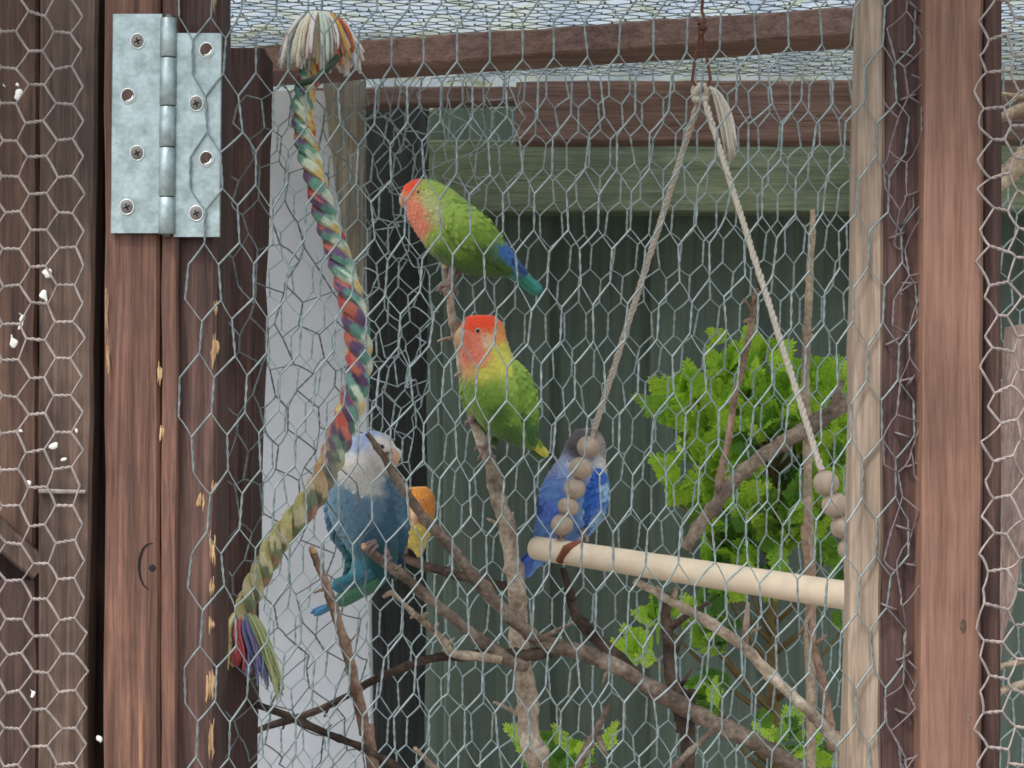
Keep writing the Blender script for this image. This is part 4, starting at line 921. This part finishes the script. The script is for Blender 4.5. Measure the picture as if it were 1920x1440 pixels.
# violet bird behind the beads, back towards the camera
VIO = lin(106, 144, 206); VIO_D = lin(46, 96, 180); PALEB = lin(150, 184, 214); GREY = lin(84, 76, 78)
bird('violet blue lovebird with a dark grey head sitting behind the swing beads', 1.445,
     [(1100, 803, 0, 8), (1100, 808, 0, 22), (1099, 830, 0, 36), (1094, 862, 0, 43), (1085, 900, 0, 58), (1072, 945, 0, 64), (1054, 985, 0, 52), (1030, 1022, 0.004, 30), (1010, 1046, 0.008, 14), (1000, 1056, 0.01, 7)],
     [(1095, 815, 20, GREY), (1085, 845, 16, lin(70, 62, 66)), (1120, 835, 14, lin(150, 138, 132)), (1132, 868, 8, lin(214, 208, 200)), (1070, 868, 6, lin(190, 188, 192)), (1060, 880, 16, lin(150, 160, 200)), (1090, 890, 18, lin(150, 150, 186)), (1075, 930, 24, VIO), (1030, 940, 22, VIO), (1125, 930, 18, PALEB), (1110, 975, 20, PALEB), (1080, 990, 20, VIO), (1030, 1000, 20, VIO)],
     wings=[dict(line=[(1066, 884, -0.016, 10), (1044, 915, -0.020, 24), (1032, 955, -0.020, 26), (1020, 995, -0.012, 18), (1000, 1040, -0.0, 5)], thick=0.35,
                 blobs=[(1060, 890, 16, lin(140, 156, 206)), (1040, 920, 22, VIO), (1030, 960, 20, lin(90, 122, 206)), (1012, 950, 12, lin(50, 70, 130)), (1020, 1000, 20, VIO), (1000, 1030, 16, lin(60, 80, 140))],
                 feathers=[(1040, 930, -0.024, 1008, 1030, -0.004, 8, lin(84, 112, 196)), (1052, 930, -0.025, 1024, 1024, -0.006, 8, lin(112, 136, 210)), (1030, 930, -0.018, 998, 1026, -0.002, 7, lin(50, 74, 140))]),
            dict(line=[(1116, 880, -0.016, 9), (1122, 905, -0.020, 19), (1114, 945, -0.022, 24), (1102, 980, -0.018, 16), (1088, 1010, -0.008, 5)], thick=0.35,
                 blobs=[(1118, 890, 14, VIO_D), (1112, 930, 20, VIO_D), (1100, 970, 18, VIO_D), (1136, 920, 12, PALEB), (1120, 975, 14, PALEB)],
                 feathers=[(1112, 905, -0.026, 1090, 984, -0.016, 9, VIO_D), (1126, 905, -0.024, 1104, 980, -0.016, 8, lin(60, 100, 190)), (1134, 910, -0.018, 1126, 970, -0.012, 7, PALEB)])],
     tail=[(1030, 1010, 0.0, 970, 1080, 0.0, 9, lin(86, 118, 206)), (1036, 1012, 0.004, 984, 1084, 0.004, 9, lin(110, 148, 220)), (1024, 1010, 0.006, 966, 1070, 0.006, 8, lin(60, 84, 160)), (1040, 1020, 0.002, 1000, 1066, 0.0, 8, lin(120, 160, 226))],
     eye=[(1131, 832, 2.2)], beak=[(1098, 826, 0.034, 9), (1100, 836, 0.040, 7), (1100, 848, 0.040, 2)],
     feet=[dict(leg=[(1052, 990, -0.016), (1052, 1002, -0.026), (1052, 1010, -0.034)], toes=[[(1052, 1008, -0.030), (1046, 1004, -0.042), (1044, 1012, -0.058)], [(1054, 1008, -0.030), (1056, 1004, -0.042), (1058, 1012, -0.058)]]),
           dict(leg=[(1092, 995, -0.018), (1094, 1006, -0.03), (1094, 1014, -0.040)], toes=[[(1094, 1012, -0.038), (1088, 1008, -0.050), (1086, 1016, -0.066)], [(1096, 1012, -0.038), (1100, 1008, -0.050), (1102, 1016, -0.066)]])])
# yellow bird half hidden
bird('yellow lovebird with an orange head half hidden behind the slate blue one', 1.49,
     [(784, 913, 0, 13), (784, 917, 0, 22), (783, 934, 0, 33), (779, 960, 0, 36), (775, 985, 0, 39), (779, 1008, 0, 29), (784, 1024, 0, 15), (786, 1040, 0, 5)],
     [(785, 925, 22, lin(232, 152, 64)), (795, 945, 16, lin(226, 140, 66)), (770, 955, 14, lin(224, 190, 130)), (782, 972, 10, lin(172, 74, 56)), (765, 980, 14, lin(230, 200, 140)), (785, 1000, 22, lin(232, 208, 112)), (785, 1030, 14, lin(226, 206, 120))],
     wings=[dict(line=[(762, 950, 0.0, 5), (756, 975, 0.0, 12), (762, 1000, 0.0, 12), (774, 1025, 0.0, 4)], thick=0.4, blobs=[(760, 960, 20, lin(226, 200, 130)), (765, 1010, 20, lin(220, 190, 96))])],
     tail=[(782, 1010, 0.004, 788, 1044, 0.008, 6, lin(220, 196, 92))], eye=[(793, 938, 2.2)], beak=[(776, 956, -0.012, 7), (777, 968, -0.016, 7), (779, 980, -0.015, 4), (780, 986, -0.014, 1)],
     feet=[dict(leg=[(772, 1000, 0.0), (768, 1016, 0.0), (762, 1030, 0.0)], toes=[[(762, 1030, 0), (752, 1032, 0.0), (744, 1044, 0.0)], [(762, 1030, 0), (760, 1042, 0.004), (752, 1052, 0.004)]])])
branch('short perch twig hidden behind the slate blue bird under the yellow one',
       [(660, 1010, 1.49, 9), (720, 1032, 1.49, 10), (770, 1052, 1.49, 10), (860, 1080, 1.47, 10), (955, 1100, 1.44, 10)], M['barkdark'], seed=31, n=40)

# ------------------------------------------------------------------ conifer
def frond_template(rnd):
    """flat scale-leaf spray, unit length along +x, in the xy plane: list of diamonds (a, b, c, d)"""
    out = []
    def dia(p, ang, L, wd):
        c, s = math.cos(ang), math.sin(ang)
        pt = lambda u, v, z=0: (p[0] + u * c - v * s, p[1] + u * s + v * c, z)
        out.append((pt(0, 0), pt(L * 0.5, -wd, 0.02), pt(L, 0, 0), pt(L * 0.5, wd, 0.02)))
    for k in range(9):
        x = k / 9; dia((x, 0.02 * math.sin(k)), rnd.uniform(-.15, .15), 0.2, 0.035)
        if k == 0: continue
        for s in (-1, 1):
            L = 0.46 * (1 - 0.75 * x) * rnd.uniform(0.8, 1.15); a = s * rnd.uniform(0.65, 0.95)
            m = 4 if x < 0.6 else 2
            for q in range(m):
                f = q / m; p = (x + math.cos(a) * L * f, math.sin(a) * L * f)
                dia(p, a - s * 0.12 * f, L / m * 1.5, 0.045 * (1 - 0.3 * f))
                if q > 0: dia(p, a - s * 0.75, L * 0.36, 0.036); dia(p, a + s * 0.6, L * 0.3, 0.034)
    return out
rnd = random.Random(17)
TEMPL = [frond_template(rnd) for _ in range(6)]
shrub = thing('conifer_shrub', 'bright lime green conifer shrub with lacy sprays behind the swing', 'shrub')
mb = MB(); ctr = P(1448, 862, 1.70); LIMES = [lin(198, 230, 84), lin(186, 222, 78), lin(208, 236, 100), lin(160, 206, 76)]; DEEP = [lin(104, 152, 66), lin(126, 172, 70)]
stems = []
def place(p, dirv, L, col, roll):
    t = dirv.normalized(); u = t.cross(Vector((0, -1, 0.2)))
    if u.length < 0.1: u = Vector((1, 0, 0))
    u.normalize(); n_ = t.cross(u); c, s = math.cos(roll), math.sin(roll); u, n_ = u * c + n_ * s, n_ * c - u * s
    for dm in rnd.choice(TEMPL):
        cc = tuple(q * rnd.uniform(0.88, 1.12) for q in col); idx = []
        for (a, b, z) in dm:
            idx.append(mb.vert(p + t * a * L + u * b * L + n_ * (z * L - 0.22 * L * a * a), cc))
        mb.f.append(tuple(idx))
s17 = 1.70 / FPX
def lump(th):   # uneven outline of the crown
    return 1.0 + 0.16 * math.sin(3 * th + 1.0) + 0.11 * math.sin(7 * th + 0.4) + 0.07 * math.sin(11 * th)
for k in range(1150):
    th = rnd.uniform(0, 2 * math.pi); rr5 = rnd.uniform(0.15, 1) ** 0.55
    ex = math.cos(th) * rr5 * lump(th) * 158 * s17; ez = math.sin(th) * rr5 * lump(th) * (165 if math.sin(th) > 0 else 205) * s17
    if ez < -90 * s17 and rnd.random() < 0.62: continue
    dep = math.sqrt(max(0.02, 1 - rr5 * rr5)) * 0.075 * rnd.choice((-1, -1, -0.3, 0.6, 1)) * rnd.uniform(0.5, 1)
    p = ctr + Vector((ex, dep, ez))
    dirv = Vector((ex * 3.5, dep * 3 - 0.08, ez * 2.6 + 0.30)) + Vector((rnd.gauss(0, .18), rnd.gauss(0, .18), rnd.gauss(0, .16)))
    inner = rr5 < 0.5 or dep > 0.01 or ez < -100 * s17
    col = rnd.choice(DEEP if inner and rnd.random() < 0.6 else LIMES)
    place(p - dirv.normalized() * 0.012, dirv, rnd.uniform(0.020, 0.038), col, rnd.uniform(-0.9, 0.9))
stemends = []
for (x, y, d, n, spread) in ((1385, 690, 1.68, 10, 40), (1300, 745, 1.67, 10, 35), (1265, 790, 1.66, 8, 30), (1480, 720, 1.67, 10, 50), (1560, 745, 1.67, 8, 40), (1262, 905, 1.67, 6, 30), (1275, 945, 1.67, 5, 25),
                         (1300, 1165, 1.64, 14, 50), (1345, 1200, 1.64, 10, 40), (1365, 1120, 1.64, 8, 30), (1218, 1234, 1.60, 7, 18), (1240, 1165, 1.62, 6, 18), (1550, 1045, 1.64, 10, 35), (1575, 1090, 1.64, 8, 30), (1580, 1180, 1.64, 8, 24), (1345, 1065, 1.66, 8, 30), (1395, 1075, 1.66, 8, 30),
                         (1325, 1300, 1.62, 9, 30), (1345, 1335, 1.62, 6, 20), (1460, 1385, 1.62, 9, 34), (1495, 1420, 1.62, 8, 30), (1040, 1415, 1.60, 12, 34), (1110, 1432, 1.60, 8, 30), (1580, 1430, 1.62, 8, 24), (1432, 670, 1.69, 5, 10)):
    base = P(x, y, d); stemends.append(base)
    for k in range(n):
        off = Vector((rnd.gauss(0, .5), rnd.gauss(0, .35), rnd.gauss(0, .35))) * spread * s17
        dirv = Vector((rnd.gauss((x - 1425) / 300, .5), -0.4 + rnd.gauss(0, .3), 0.55 + rnd.gauss(0, .3)))
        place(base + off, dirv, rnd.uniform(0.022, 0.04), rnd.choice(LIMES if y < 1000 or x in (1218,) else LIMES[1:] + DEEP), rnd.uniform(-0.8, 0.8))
tag(mb.build('crown', M['needles'], shrub, smooth=False), kind='stuff')
m_ = MB(); base = Vector((ctr.x + 0.01, 1.71, 0))
pts = [base, base.lerp(ctr, 0.4) + Vector((0.012, 0, 0)), base.lerp(ctr, 0.75), ctr, ctr + Vector((0.004, 0, 0.07))]
sm = catmull([tuple(p) for p in pts], 24)
m_.tube([Vector(p) for p in sm], [0.011 * (1 - 0.8 * i / 23) for i in range(24)], 9, wob=0.2); trunk = m_.build('trunk', M['stem'], shrub)
for e in stemends + [ctr + Vector((math.cos(a) * 0.06, rnd.uniform(-.03, .03), math.sin(a) * 0.05 + 0.01)) for a in [k * 0.52 for k in range(12)]]:
    zt = min(ctr.z + 0.03, max(0.3, e.z - 0.05 - abs(e.x - ctr.x) * 0.5))
    f = min(1, zt / ctr.z); a = base.lerp(ctr, f)
    m_ = MB(); m_.tube([a, a.lerp(e, 0.5) + Vector((0, 0, -0.008)), e], [0.003, 0.002, 0.001], 6); m_.build('limb', M['stem'], trunk)
